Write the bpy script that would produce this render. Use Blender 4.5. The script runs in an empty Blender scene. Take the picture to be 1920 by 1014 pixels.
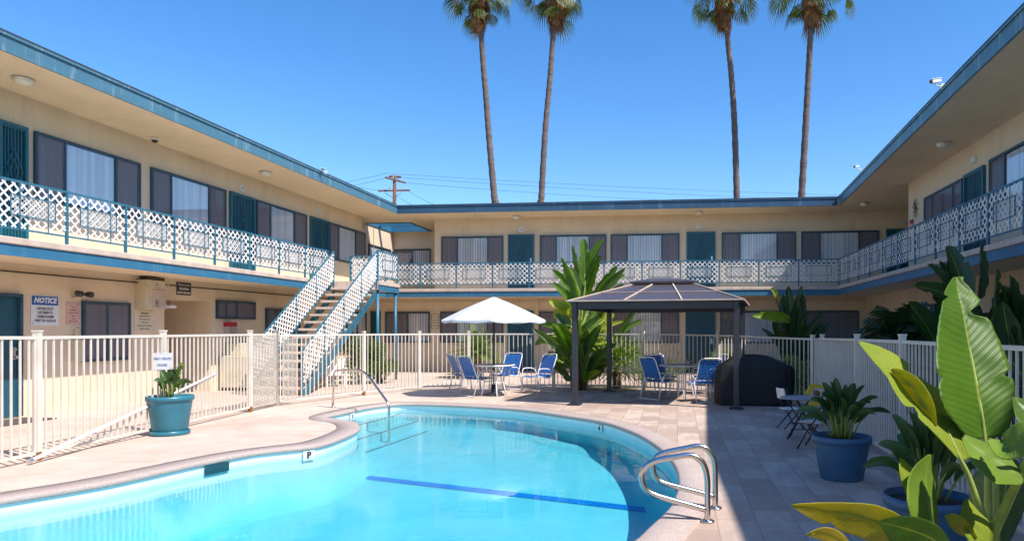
import bpy, bmesh, math, random
from mathutils import Vector, Matrix
random.seed(7)
sc = bpy.context.scene
col = sc.collection
R = math.radians
# ------------------------------------------------------------------ camera, sky, sun, exposure
CXP, CYP, FPX, EYE, YAW = 1130.0, 618.0, 1300.0, 1.48, R(6.15)
cam_d = bpy.data.cameras.new('camera'); cam = bpy.data.objects.new('camera', cam_d); col.objects.link(cam)
cam.location = (0, 0, EYE); cam.rotation_euler = (R(90), 0, YAW)
cam_d.sensor_width = 36; cam_d.lens = FPX / 1920 * 36
cam_d.shift_x = -(CXP - 960) / 1920; cam_d.shift_y = (CYP - 507) / 1920
cam_d.clip_start = 0.05; cam_d.clip_end = 3000
sc.camera = cam
SUNX, SUNY = 0.70, -0.36          # sun direction per metre of height
SUN_EL = math.atan2(1, math.hypot(SUNX, SUNY))
world = bpy.data.worlds.new('World'); sc.world = world; world.use_nodes = True
wn = world.node_tree; wn.nodes.clear()
sky = wn.nodes.new('ShaderNodeTexSky'); sky.sky_type = 'NISHITA'; sky.sun_disc = False
sky.sun_elevation = SUN_EL; sky.sun_rotation = math.atan2(SUNX, SUNY)
sky.air_density = 1.0; sky.dust_density = 0.35; sky.ozone_density = 3.2; sky.altitude = 0
bg = wn.nodes.new('ShaderNodeBackground'); bg.inputs['Strength'].default_value = 0.15
wo = wn.nodes.new('ShaderNodeOutputWorld')
hs = wn.nodes.new('ShaderNodeHueSaturation'); hs.inputs['Saturation'].default_value = 1.30; hs.inputs['Hue'].default_value = .504; hs.inputs['Value'].default_value = .92; wn.links.new(sky.outputs[0], hs.inputs['Color']); wn.links.new(hs.outputs[0], bg.inputs[0]); wn.links.new(bg.outputs[0], wo.inputs[0])
sun_d = bpy.data.lights.new('sun', 'SUN'); sun = bpy.data.objects.new('sun', sun_d); col.objects.link(sun)
sun_d.energy = 4.2; sun_d.angle = R(0.53); sun_d.color = (1, 0.95, 0.88)
sun.rotation_euler = Vector((SUNX, SUNY, 1)).to_track_quat('Z', 'Y').to_euler()
sun.location = (14, -7, 20)
sc.view_settings.view_transform = 'Standard'; sc.view_settings.look = 'None'
sc.view_settings.exposure = 0.72; sc.view_settings.gamma = 1
sc.render.engine = 'CYCLES'
sc.cycles.max_bounces = 8; sc.cycles.transparent_max_bounces = 24
sc.cycles.diffuse_bounces = 4
# ------------------------------------------------------------------ measuring helpers
cR = Vector((math.cos(YAW), math.sin(YAW), 0)); cF = Vector((-math.sin(YAW), math.cos(YAW), 0))
C0 = Vector((0, 0, EYE))
def ray(px, py): return cR * ((px - CXP) / FPX) + cF + Vector((0, 0, (CYP - py) / FPX))
def at(px, py, zc): return C0 + ray(px, py) * zc
def G(px, py, z=0.0):
    r = ray(px, py); return C0 + r * ((z - EYE) / r.z)
def onX(X, px, py): r = ray(px, py); p = C0 + r * (X / r.x); return p
def onY(Y, px, py): r = ray(px, py); p = C0 + r * (Y / r.y); return p
# ------------------------------------------------------------------ object helpers
def tag(o, label=None, cat=None, group=None, kind=None):
    if label: o['label'] = label
    if cat: o['category'] = cat
    if group: o['group'] = group
    if kind: o['kind'] = kind
    return o
def thing(name, label, cat, loc=(0, 0, 0), rz=0.0, group=None):
    o = bpy.data.objects.new(name, None); o.empty_display_size = .2; col.objects.link(o)
    o.location = loc; o.rotation_euler = (0, 0, rz)
    return tag(o, label, cat, group)
def root_loc(o):
    while o.parent: o = o.parent
    return Vector(o.location)
def copy_tree(o, parent=None):
    c = o.copy(); col.objects.link(c); c.parent = parent
    for ch in list(o.children): copy_tree(ch, c)
    return c
class MB:
    def __init__(s): s.v = []; s.f = []; s.uv = []; s.m = []; s.mi = 0
    def add(s, vs, fs, uvs=None):
        n = len(s.v); s.v += [tuple(p) for p in vs]
        for i, f in enumerate(fs):
            s.f.append(tuple(n + k for k in f)); s.m.append(s.mi)
            s.uv.append(uvs[i] if uvs else None)
    def box(s, a, b):
        x0, y0, z0 = [min(a[i], b[i]) for i in range(3)]; x1, y1, z1 = [max(a[i], b[i]) for i in range(3)]
        s.add([(x0,y0,z0),(x1,y0,z0),(x1,y1,z0),(x0,y1,z0),(x0,y0,z1),(x1,y0,z1),(x1,y1,z1),(x0,y1,z1)],
              [(0,3,2,1),(4,5,6,7),(0,1,5,4),(1,2,6,5),(2,3,7,6),(3,0,4,7)])
        return s
    def beam(s, p0, p1, w, h, up=(0,0,1)):
        p0 = Vector(p0); p1 = Vector(p1); d = (p1 - p0).normalized(); up = Vector(up)
        r = d.cross(up)
        if r.length < 1e-4: r = d.cross(Vector((1, 0, 0)))
        r.normalize(); u = r.cross(d).normalized(); vs = []
        for p in (p0, p1):
            for a, b in ((-1,-1),(1,-1),(1,1),(-1,1)): vs.append(p + r*(a*w/2) + u*(b*h/2))
        s.add(vs, [(0,1,2,3),(7,6,5,4),(0,4,5,1),(1,5,6,2),(2,6,7,3),(3,7,4,0)]); return s
    def tube(s, pts, r, n=8, cap=True):
        pts = [Vector(p) for p in pts]; k = len(pts)
        rs = r if isinstance(r, (list, tuple)) else [r]*k
        base = len(s.v); ref = None
        for i, p in enumerate(pts):
            d = (pts[min(i+1, k-1)] - pts[max(i-1, 0)]).normalized()
            if ref is None:
                ref = Vector((0,0,1)) if abs(d.z) < .9 else Vector((1,0,0))
            a = d.cross(ref)
            if a.length < 1e-4: a = d.cross(Vector((0,1,0)))
            a.normalize(); b = a.cross(d).normalized(); ref = b
            for j in range(n):
                t = 2*math.pi*j/n; s.v.append(tuple(p + (a*math.cos(t) + b*math.sin(t))*rs[i]))
        for i in range(k-1):
            for j in range(n):
                s.f.append((base+i*n+j, base+i*n+(j+1)%n, base+(i+1)*n+(j+1)%n, base+(i+1)*n+j)); s.uv.append(None); s.m.append(s.mi)
        if cap:
            s.f.append(tuple(base+j for j in range(n))[::-1]); s.uv.append(None); s.m.append(s.mi)
            s.f.append(tuple(base+(k-1)*n+j for j in range(n))); s.uv.append(None); s.m.append(s.mi)
        return s
    def lathe(s, prof, c=(0,0,0), n=32):
        base = len(s.v); cx, cy, cz = c
        for r, z in prof:
            for j in range(n):
                t = 2*math.pi*j/n; s.v.append((cx+r*math.cos(t), cy+r*math.sin(t), cz+z))
        for i in range(len(prof)-1):
            for j in range(n):
                s.f.append((base+i*n+j, base+i*n+(j+1)%n, base+(i+1)*n+(j+1)%n, base+(i+1)*n+j)); s.uv.append(None); s.m.append(s.mi)
        return s
    def prism(s, poly, z0, z1):
        n = len(poly)
        vs = [(x, y, z0) for x, y in poly] + [(x, y, z1) for x, y in poly]
        s.add(vs, [tuple(range(n))[::-1], tuple(range(n, 2*n))] + [(i, (i+1) % n, n+(i+1) % n, n+i) for i in range(n)]); return s
    def build(s, name, mat, parent=None, local=False, smooth=False, fix=False, bevel=0, label=None):
        me = bpy.data.meshes.new(name)
        off = Vector((0,0,0)) if (local or parent is None) else root_loc(parent)
        me.from_pydata([(x-off.x, y-off.y, z-off.z) for x, y, z in s.v], [], s.f)
        if any(u is not None for u in s.uv):
            l = me.uv_layers.new(name='UVMap'); k = 0
            for f, u in zip(s.f, s.uv):
                for q in range(len(f)):
                    l.data[k].uv = u[q] if u else (0, 0); k += 1
        mats = mat if isinstance(mat, (list, tuple)) else [mat]
        for m in mats: me.materials.append(m)
        if len(mats) > 1: me.polygons.foreach_set('material_index', s.m)
        if fix:
            bm = bmesh.new(); bm.from_mesh(me); bmesh.ops.recalc_face_normals(bm, faces=bm.faces); bm.to_mesh(me); bm.free()
        if smooth:
            me.polygons.foreach_set('use_smooth', [True]*len(me.polygons))
        me.update()
        o = bpy.data.objects.new(name, me); col.objects.link(o)
        if parent: o.parent = parent
        if bevel:
            md = o.modifiers.new('bevel', 'BEVEL'); md.width = bevel; md.segments = 2; md.limit_method = 'ANGLE'
        if label: o['label'] = label
        return o
# ------------------------------------------------------------------ materials
def new_mat(name):
    m = bpy.data.materials.new(name); m.use_nodes = True; nt = m.node_tree
    return m, nt, nt.nodes['Principled BSDF']
def N(nt, t, **kw):
    n = nt.nodes.new(t)
    for k, v in kw.items(): setattr(n, k, v)
    return n
def setin(n, **kw):
    for k, v in kw.items(): n.inputs[k.replace('_', ' ')].default_value = v
def rgba(c): return (c[0], c[1], c[2], 1)
def mix(nt, fac, a, b, mode='MIX'):
    n = N(nt, 'ShaderNodeMix', data_type='RGBA', blend_type=mode)
    for sock, v in ((n.inputs[0], fac), (n.inputs[6], a), (n.inputs[7], b)):
        if isinstance(v, bpy.types.NodeSocket): nt.links.new(v, sock)
        elif isinstance(v, (int, float)): sock.default_value = v
        else: sock.default_value = rgba(v)
    return n.outputs[2]
def ramp(nt, src, p0, p1, c0=(0,0,0), c1=(1,1,1)):
    r = N(nt, 'ShaderNodeValToRGB'); nt.links.new(src, r.inputs[0])
    r.color_ramp.elements[0].position = p0; r.color_ramp.elements[1].position = p1
    r.color_ramp.elements[0].color = rgba(c0); r.color_ramp.elements[1].color = rgba(c1)
    return r.outputs[0]
def noise(nt, scale, detail=4, rough=.55, vec=None, dim='3D'):
    n = N(nt, 'ShaderNodeTexNoise'); setin(n, Scale=scale, Detail=detail, Roughness=rough)
    if vec is None: vec = objco(nt)
    nt.links.new(vec, n.inputs['Vector']); return n.outputs['Fac']
def objco(nt):
    g = N(nt, 'ShaderNodeNewGeometry'); return g.outputs['Position']
def mapped(nt, scale=(1,1,1), rot=(0,0,0), loc=(0,0,0), src=None):
    m = N(nt, 'ShaderNodeMapping'); m.inputs['Scale'].default_value = scale; m.inputs['Rotation'].default_value = rot; m.inputs['Location'].default_value = loc
    nt.links.new(src if src else objco(nt), m.inputs['Vector']); return m.outputs[0]
def bump(nt, b, h, strength, dist=.01):
    n = N(nt, 'ShaderNodeBump'); n.inputs['Strength'].default_value = strength; n.inputs['Distance'].default_value = dist
    nt.links.new(h, n.inputs['Height']); nt.links.new(n.outputs[0], b.inputs['Normal'])
def simple(name, c, rough=.6, var=.12, scale=6, metal=0, bmp=0, bscale=60, streak=False, c2=None, spec=.5):
    m, nt, b = new_mat(name)
    b.inputs['Roughness'].default_value = rough; b.inputs['Metallic'].default_value = metal
    b.inputs['Specular IOR Level'].default_value = spec
    if var or c2:
        v = mapped(nt, (1, 1, .25)) if streak else None
        f = ramp(nt, noise(nt, scale, 5, .6, v), .3, .72)
        dark = c2 if c2 else tuple(x*(1-var*2) for x in c)
        nt.links.new(mix(nt, f, dark, tuple(min(1, x*(1+var*.6)) for x in c)), b.inputs['Base Color'])
    else: b.inputs['Base Color'].default_value = rgba(c)
    if bmp: bump(nt, b, noise(nt, bscale, 3), bmp, .006)
    return m
M = {}
def stucco(name, c, dirt):
    m, nt, b = new_mat(name); b.inputs['Roughness'].default_value = .85
    f = ramp(nt, noise(nt, .9, 6, .65), .35, .75)
    c1 = mix(nt, f, tuple(x*.86 for x in c), c)
    st = ramp(nt, noise(nt, 1.0, 6, .7, mapped(nt, (2.2, 2.2, .22))), .52, .78)
    f2 = N(nt, 'ShaderNodeMath', operation='MULTIPLY'); nt.links.new(st, f2.inputs[0]); f2.inputs[1].default_value = .5
    nt.links.new(mix(nt, f2.outputs[0], c1, dirt), b.inputs['Base Color'])
    vo = N(nt, 'ShaderNodeTexVoronoi', feature='DISTANCE_TO_EDGE'); vo.inputs['Scale'].default_value = .55
    nz = N(nt, 'ShaderNodeTexNoise'); setin(nz, Scale=1.6, Detail=6, Roughness=.65); nt.links.new(objco(nt), nz.inputs['Vector'])
    nt.links.new(mix(nt, .35, objco(nt), nz.outputs['Color'], 'ADD'), vo.inputs['Vector'])
    ck = ramp(nt, vo.outputs['Distance'], .0, .006, (1, 1, 1), (0, 0, 0))
    msk = N(nt, 'ShaderNodeMath', operation='MULTIPLY'); nt.links.new(ck, msk.inputs[0]); nt.links.new(ramp(nt, noise(nt, .7, 3), .52, .6), msk.inputs[1])
    old = b.inputs['Base Color'].links[0].from_socket
    mm = N(nt, 'ShaderNodeMath', operation='MULTIPLY'); nt.links.new(msk.outputs[0], mm.inputs[0]); mm.inputs[1].default_value = .45
    nt.links.new(mix(nt, mm.outputs[0], old, tuple(x*.5 for x in c)), b.inputs['Base Color'])
    bump(nt, b, noise(nt, 45, 6, .7), .5, .012)
    return m
M['stucco'] = stucco('stucco', (.76, .62, .445), (.46, .36, .25))
M['soffit'] = stucco('soffit_paint', (.80, .66, .47), (.58, .45, .29))
def painted(name, c, worn, amt=.5, rough=.5):
    m, nt, b = new_mat(name); b.inputs['Roughness'].default_value = rough
    a = ramp(nt, noise(nt, 1.3, 7, .7, mapped(nt, (1.5, 1.5, 5))), .38, .72)
    s = ramp(nt, noise(nt, 2.0, 6, .7, mapped(nt, (3.5, 3.5, .3))), .55, .75)
    c1 = mix(nt, a, tuple(x*.8 for x in c), c)
    f2 = N(nt, 'ShaderNodeMath', operation='MULTIPLY'); nt.links.new(s, f2.inputs[0]); f2.inputs[1].default_value = amt
    nt.links.new(mix(nt, f2.outputs[0], c1, worn), b.inputs['Base Color'])
    bump(nt, b, noise(nt, 18, 4), .2, .004)
    return m
M['fascia'] = painted('weathered_blue_fascia', (.07, .18, .25), (.34, .44, .48), .9)
M['band'] = painted('blue_band_paint', (.035, .165, .28), (.10, .26, .36), .5)
M['blue'] = simple('blue_rail_paint', (.03, .16, .24), .45, .15, 9)
M['frame'] = simple('window_frame_paint', (.025, .075, .12), .45, .15, 9)
M['teal_door'] = simple('teal_door_paint', (.012, .085, .13), .45, .12, 5)
M['teal_grille'] = simple('teal_grille_paint', (.012, .12, .17), .4, .1, 8)
M['lattice'] = simple('white_lattice', (.84, .81, .76), .55, .08, 5)
M['lattice_dim'] = simple('thin_grey_white_lattice', (.74, .74, .74), .55, .1, 5)
M['curb'] = simple('balcony_edge_paint', (.60, .47, .38), .7, .12, 4)
M['roofing'] = simple('dark_roofing', (.045, .04, .045), .85, .2, 5)
def fence_mat():
    m, nt, b = new_mat('cream_fence_paint'); b.inputs['Roughness'].default_value = .45
    c = mix(nt, ramp(nt, noise(nt, 5, 5), .3, .7), (.60, .54, .46), (.71, .65, .57))
    sp = ramp(nt, noise(nt, 16, 6, .75), .66, .72)
    nt.links.new(mix(nt, sp, c, (.34, .17, .08)), b.inputs['Base Color']); bump(nt, b, noise(nt, 30, 4), .15, .003); return m
M['fence'] = fence_mat()
M['rust'] = simple('rusty_foot', (.32, .11, .03), .85, .3, 30)
M['dark_metal'] = simple('charcoal_powder_coat', (.035, .035, .045), .42, .1, 8)
M['steel'] = simple('polished_steel', (.62, .58, .53), .22, .04, 10, metal=1)
M['alu'] = simple('brushed_aluminium', (.62, .62, .62), .35, .06, 10, metal=.8)
M['white_tube'] = simple('white_tube_paint', (.80, .80, .80), .35, .04, 8)
M['white_plastic'] = simple('white_plastic', (.75, .74, .70), .45, .06, 8)
M['beige_metal'] = simple('beige_cabinet_paint', (.62, .54, .38), .5, .08, 6)
M['canvas_white'] = simple('white_umbrella_cloth', (.60, .63, .66), .8, .04, 3)
M['cover'] = simple('black_cover_cloth', (.006, .006, .008), .62, .25, 5, bmp=.3, bscale=30)
M['soil'] = simple('potting_soil', (.05, .035, .025), .95, .3, 40, bmp=.6)
M['blue_pot'] = simple('blue_plastic_pot', (.045, .13, .24), .5, .08, 7, bmp=.1)
M['teal_pot'] = simple('teal_glazed_pot', (.025, .17, .24), .38, .1, 5)
M['tread'] = simple('concrete_tread', (.58, .46, .37), .85, .12, 7, bmp=.3)
M['stair_steel'] = simple('blue_stringer_paint', (.03, .14, .21), .5, .2, 6)
M['wood'] = simple('creosoted_pole_wood', (.17, .085, .05), .85, .25, 8, streak=True)
M['wire'] = simple('black_cable', (.06, .07, .09), .6, 0)
M['glass_lamp'] = simple('frosted_lamp_glass', (.70, .70, .62), .3, .05, 12)
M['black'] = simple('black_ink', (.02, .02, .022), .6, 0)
M['sign_white'] = simple('sign_white', (.70, .72, .74), .45, .03, 9)
M['sign_blue'] = simple('sign_blue', (.012, .11, .36), .45, .03, 9)
M['sign_pink'] = simple('faded_pink_sign', (.66, .42, .36), .55, .1, 12)
M['sign_red'] = simple('dark_red_ink', (.30, .02, .03), .55, 0)
M['sign_tan'] = simple('cream_notice_board', (.66, .58, .42), .6, .05, 12)
M['sign_brown'] = simple('dark_brown_sign', (.05, .035, .03), .55, .1, 12)
M['yellow'] = simple('yellow_plastic', (.75, .50, .02), .5, .08, 12)
M['grate'] = simple('grey_table_top', (.30, .30, .31), .35, .1, 14)
M['screen'] = None
# vertical blinds behind the glass
def blind_mat(name, c):
    m, nt, b = new_mat(name); b.inputs['Roughness'].default_value = .7
    f = noise(nt, 13, 2, .5, mapped(nt, (1, 1, .01)))
    nt.links.new(mix(nt, ramp(nt, f, .35, .7), tuple(x*.66 for x in c), c), b.inputs['Base Color'])
    return m
M['blind'] = blind_mat('white_vertical_blinds', (.88, .88, .88))
M['blind_grey'] = blind_mat('grey_vertical_blinds', (.52, .50, .54))
def glass_mat(name, tint, base=.06, opaque=0.0, oc=(.1,.1,.1)):
    m, nt, b = new_mat(name)
    lw = N(nt, 'ShaderNodeLayerWeight'); lw.inputs['Blend'].default_value = .35
    tr = N(nt, 'ShaderNodeBsdfTransparent'); tr.inputs[0].default_value = rgba(tint)
    gl = N(nt, 'ShaderNodeBsdfGlossy'); gl.inputs['Roughness'].default_value = .03; gl.inputs[0].default_value = (.9, .95, 1, 1)
    df = N(nt, 'ShaderNodeBsdfDiffuse'); df.inputs[0].default_value = rgba(oc)
    m1 = N(nt, 'ShaderNodeMixShader'); m1.inputs[0].default_value = opaque
    nt.links.new(tr.outputs[0], m1.inputs[1]); nt.links.new(df.outputs[0], m1.inputs[2])
    ad = N(nt, 'ShaderNodeMath', operation='MULTIPLY_ADD'); nt.links.new(lw.outputs['Fresnel'], ad.inputs[0]); ad.inputs[1].default_value = .22; ad.inputs[2].default_value = base
    ad.use_clamp = True
    m2 = N(nt, 'ShaderNodeMixShader'); nt.links.new(ad.outputs[0], m2.inputs[0])
    nt.links.new(m1.outputs[0], m2.inputs[1]); nt.links.new(gl.outputs[0], m2.inputs[2])
    nt.links.new(m2.outputs[0], nt.nodes['Material Output'].inputs[0])
    nb = N(nt, 'ShaderNodeBump'); nb.inputs['Strength'].default_value = .05; nt.links.new(noise(nt, 1.5, 2), nb.inputs['Height']); nt.links.new(nb.outputs[0], gl.inputs['Normal'])
    return m
M['glass'] = glass_mat('window_glass', (.93, .95, .97), base=.02)
def screen_mat():
    m, nt, b = new_mat('insect_screen')
    tr = N(nt, 'ShaderNodeBsdfTransparent'); df = N(nt, 'ShaderNodeBsdfDiffuse'); df.inputs[0].default_value = (.19, .175, .195, 1)
    m1 = N(nt, 'ShaderNodeMixShader'); m1.inputs[0].default_value = .60
    nt.links.new(tr.outputs[0], m1.inputs[1]); nt.links.new(df.outputs[0], m1.inputs[2]); nt.links.new(m1.outputs[0], nt.nodes['Material Output'].inputs[0])
    return m
M['screen'] = screen_mat()
# paving: tiles on the right and behind the pool, brushed pink concrete on the left
def deck_mat():
    m, nt, b = new_mat('paving'); b.inputs['Roughness'].default_value = .78
    pos = objco(nt)
    br = N(nt, 'ShaderNodeTexBrick'); br.offset = .5
    setin(br, Scale=1.0, Mortar_Size=.005, Mortar_Smooth=.3, Bias=.0, Brick_Width=.61, Row_Height=.305)
    br.inputs['Color1'].default_value = (.43, .32, .245, 1); br.inputs['Color2'].default_value = (.72, .585, .48, 1); br.inputs['Mortar'].default_value = (.30, .22, .18, 1)
    nt.links.new(mapped(nt, (1, 1, 1), (0, 0, R(90))), br.inputs['Vector'])
    cl = ramp(nt, noise(nt, 3.2, 8, .7, mapped(nt, (2.2, .8, 1))), .35, .7)
    tile = mix(nt, cl, (.40, .28, .22), br.outputs['Color']); tile = mix(nt, .35, tile, br.outputs['Color'])
    n1 = ramp(nt, noise(nt, .8, 8, .68), .36, .7); n2 = ramp(nt, noise(nt, 2.6, 8, .7), .45, .75)
    conc = mix(nt, n1, (.56, .43, .34), (.68, .555, .46)); conc = mix(nt, n2, conc, (.72, .60, .51))
    br2 = N(nt, 'ShaderNodeTexBrick'); br2.offset = 0
    setin(br2, Scale=1.0, Mortar_Size=.006, Mortar_Smooth=.2, Brick_Width=2.4, Row_Height=2.4)
    br2.inputs['Color1'].default_value = (1, 1, 1, 1); br2.inputs['Color2'].default_value = (1, 1, 1, 1); br2.inputs['Mortar'].default_value = (.45, .4, .36, 1)
    nt.links.new(pos, br2.inputs['Vector'])
    conc = mix(nt, 1.0, conc, br2.outputs['Color'], 'MULTIPLY')
    sep = N(nt, 'ShaderNodeSeparateXYZ'); nt.links.new(pos, sep.inputs[0])
    wob = N(nt, 'ShaderNodeMath', operation='MULTIPLY_ADD'); nt.links.new(sep.outputs[1], wob.inputs[0]); wob.inputs[1].default_value = .12; nt.links.new(sep.outputs[0], wob.inputs[2])
    gt = N(nt, 'ShaderNodeMath', operation='GREATER_THAN'); nt.links.new(wob.outputs[0], gt.inputs[0]); gt.inputs[1].default_value = -2.0
    c = mix(nt, gt.outputs[0], conc, tile)
    spots = ramp(nt, noise(nt, 5.5, 8, .75), .60, .74)
    sm = N(nt, 'ShaderNodeMath', operation='MULTIPLY'); nt.links.new(spots, sm.inputs[0]); sm.inputs[1].default_value = .45
    c = mix(nt, sm.outputs[0], c, (.36, .25, .19))
    big_ = ramp(nt, noise(nt, .55, 6, .6), .35, .7); c = mix(nt, big_, mix(nt, 1, c, (.84, .80, .78), 'MULTIPLY'), c)
    nt.links.new(c, b.inputs['Base Color'])
    bump(nt, b, noise(nt, 30, 6, .7), .25, .006)
    return m
M['deck'] = deck_mat()
M['ground'] = simple('dry_ground', (.20, .17, .13), .9, .2, .4)
def coping_mat():
    m, nt, b = new_mat('aggregate_coping'); b.inputs['Roughness'].default_value = .8
    f = noise(nt, 110, 3, .8); f2 = ramp(nt, noise(nt, 2.2, 5), .3, .7)
    a = mix(nt, ramp(nt, f, .35, .65), (.26, .19, .165), (.62, .52, .47))
    nt.links.new(mix(nt, f2, mix(nt, .25, a, (.30, .2, .17)), a), b.inputs['Base Color']); bump(nt, b, f, .6, .006)
    return m
M['coping'] = coping_mat()
def plaster_mat():
    m, nt, b = new_mat('pool_plaster'); b.inputs['Roughness'].default_value = .7
    f = ramp(nt, noise(nt, 2.2, 8, .7), .3, .75)
    nt.links.new(mix(nt, f, (.23, .54, .60), (.33, .66, .70)), b.inputs['Base Color'])
    return m
M['plaster'] = plaster_mat()
def tileband_mat():
    m, nt, b = new_mat('waterline_tile'); b.inputs['Roughness'].default_value = .25
    f = noise(nt, 3, 3)
    nt.links.new(mix(nt, f, (.50, .70, .76), (.66, .80, .84)), b.inputs['Base Color']); return m
M['tileband'] = tileband_mat()
def lane_mat():
    m, nt, b = new_mat('blue_mosaic'); b.inputs['Roughness'].default_value = .3
    v = N(nt, 'ShaderNodeTexVoronoi', feature='F1'); v.inputs['Scale'].default_value = 26; nt.links.new(objco(nt), v.inputs['Vector'])
    nt.links.new(mix(nt, ramp(nt, v.outputs['Distance'], .1, .75), (.0, .10, .50), (.0, .24, .66)), b.inputs['Base Color']); return m
M['lane'] = lane_mat()
def water_mat():
    m, nt, b = new_mat('pool_water'); nt.nodes.remove(b)
    out = nt.nodes['Material Output']
    fr = N(nt, 'ShaderNodeFresnel'); fr.inputs['IOR'].default_value = 1.33
    tr = N(nt, 'ShaderNodeBsdfTransparent')
    gl = N(nt, 'ShaderNodeBsdfGlossy'); gl.inputs['Roughness'].default_value = .004
    h1 = noise(nt, 2.0, 3, .5); h2 = noise(nt, 14, 4, .6)
    ad = N(nt, 'ShaderNodeMath', operation='MULTIPLY_ADD'); nt.links.new(h2, ad.inputs[0]); msk = N(nt, 'ShaderNodeMath', operation='MULTIPLY'); nt.links.new(ramp(nt, noise(nt, .35, 2), .42, .62), msk.inputs[0]); nt.links.new(h2, msk.inputs[1]); nt.links.new(msk.outputs[0], ad.inputs[0]); ad.inputs[1].default_value = 1.3; nt.links.new(h1, ad.inputs[2])
    bp = N(nt, 'ShaderNodeBump'); bp.inputs['Strength'].default_value = .5; bp.inputs['Distance'].default_value = .0055
    nt.links.new(ad.outputs[0], bp.inputs['Height']); nt.links.new(bp.outputs[0], gl.inputs['Normal']); nt.links.new(bp.outputs[0], fr.inputs['Normal'])
    mx = N(nt, 'ShaderNodeMixShader'); nt.links.new(fr.outputs[0], mx.inputs[0]); nt.links.new(tr.outputs[0], mx.inputs[1]); nt.links.new(gl.outputs[0], mx.inputs[2])
    nt.links.new(mx.outputs[0], out.inputs['Surface'])
    va = N(nt, 'ShaderNodeVolumeAbsorption'); va.inputs['Color'].default_value = (.06, .82, .93, 1); va.inputs['Density'].default_value = .45
    nt.links.new(va.outputs[0], out.inputs['Volume'])
    return m
M['water'] = water_mat()
def leaf_mat(name, c, c2, vein=0.0, transl=.4, rough=.35, brown=0.0, rib=(.30,.38,.06)):
    m, nt, b = new_mat(name); b.inputs['Roughness'].default_value = rough
    f = ramp(nt, noise(nt, 3.5, 4), .3, .75)
    colr = mix(nt, f, c2, c)
    if vein:
        uv = N(nt, 'ShaderNodeUVMap'); sp = N(nt, 'ShaderNodeSeparateXYZ'); nt.links.new(uv.outputs[0], sp.inputs[0])
        ab = N(nt, 'ShaderNodeMath', operation='ABSOLUTE'); nt.links.new(sp.outputs[0], ab.inputs[0])
        s1 = N(nt, 'ShaderNodeMath', operation='MULTIPLY_ADD'); nt.links.new(ab.outputs[0], s1.inputs[0]); s1.inputs[1].default_value = -.10; nt.links.new(sp.outputs[1], s1.inputs[2])
        def sine(fq):
            s2 = N(nt, 'ShaderNodeMath', operation='MULTIPLY'); nt.links.new(s1.outputs[0], s2.inputs[0]); s2.inputs[1].default_value = fq
            s3 = N(nt, 'ShaderNodeMath', operation='SINE'); nt.links.new(s2.outputs[0], s3.inputs[0]); return s3.outputs[0]
        a = sine(170); a2 = sine(437)
        sm = N(nt, 'ShaderNodeMath', operation='MULTIPLY_ADD'); nt.links.new(a2, sm.inputs[0]); sm.inputs[1].default_value = .35; nt.links.new(a, sm.inputs[2])
        fa = ramp(nt, sm.outputs[0], .0, .95)
        mu = N(nt, 'ShaderNodeMath', operation='MULTIPLY'); nt.links.new(fa, mu.inputs[0]); mu.inputs[1].default_value = vein
        colr = mix(nt, mu.outputs[0], colr, tuple(min(1, x*1.5+.02) for x in c))
        lt = N(nt, 'ShaderNodeMath', operation='LESS_THAN'); nt.links.new(ab.outputs[0], lt.inputs[0]); lt.inputs[1].default_value = .035
        colr = mix(nt, lt.outputs[0], colr, rib)
        if brown:
            nz = noise(nt, 9, 6, .7)
            e = N(nt, 'ShaderNodeMath', operation='MULTIPLY_ADD'); nt.links.new(nz, e.inputs[0]); e.inputs[1].default_value = .5; nt.links.new(ab.outputs[0], e.inputs[2])
            colr = mix(nt, ramp(nt, e.outputs[0], 1.18-brown, 1.24-brown), colr, (.10, .035, .012))
        bump(nt, b, sm.outputs[0], .15, .004)
    nt.links.new(colr, b.inputs['Base Color'])
    tl = N(nt, 'ShaderNodeBsdfTranslucent'); nt.links.new(mix(nt, 1, colr, (1.0, 1.0, .35), 'MULTIPLY'), tl.inputs[0])
    mx = N(nt, 'ShaderNodeMixShader'); mx.inputs[0].default_value = transl
    nt.links.new(b.outputs[0], mx.inputs[1]); nt.links.new(tl.outputs[0], mx.inputs[2]); nt.links.new(mx.outputs[0], nt.nodes['Material Output'].inputs[0])
    return m
M['leaf_big'] = leaf_mat('broad_green_leaf', (.12, .25, .012), (.07, .17, .01), .14, .5, rough=.48, brown=-.04)
M['leaf_lime'] = leaf_mat('lime_leaf', (.42, .48, .05), (.28, .38, .03), .14, .55, rough=.55, brown=.02)
M['leaf_yellow'] = leaf_mat('yellowed_leaf', (.60, .50, .05), (.36, .40, .04), .12, .5, brown=.10)
M['leaf_olive'] = leaf_mat('olive_leaf', (.24, .36, .03), (.15, .26, .02), .13, .45, rough=.55)
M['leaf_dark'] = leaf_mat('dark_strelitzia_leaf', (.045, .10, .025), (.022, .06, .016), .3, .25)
M['leaf_mid'] = leaf_mat('mid_green_leaf', (.13, .22, .03), (.06, .13, .02), .3, .4)
M['leaf_pot'] = leaf_mat('pot_plant_leaf', (.07, .14, .035), (.03, .075, .02), .2, .25, rib=(.16,.22,.06))
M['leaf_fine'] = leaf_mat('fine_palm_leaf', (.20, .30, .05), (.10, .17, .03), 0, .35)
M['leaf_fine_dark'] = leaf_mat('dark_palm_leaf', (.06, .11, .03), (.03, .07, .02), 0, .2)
M['palm_green'] = leaf_mat('fan_palm_green', (.22, .25, .05), (.07, .11, .02), 0, .35, rough=.5)
M['palm_dead'] = leaf_mat('dead_palm_straw', (.50, .27, .11), (.24, .10, .05), 0, .25, rough=.8)
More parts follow.
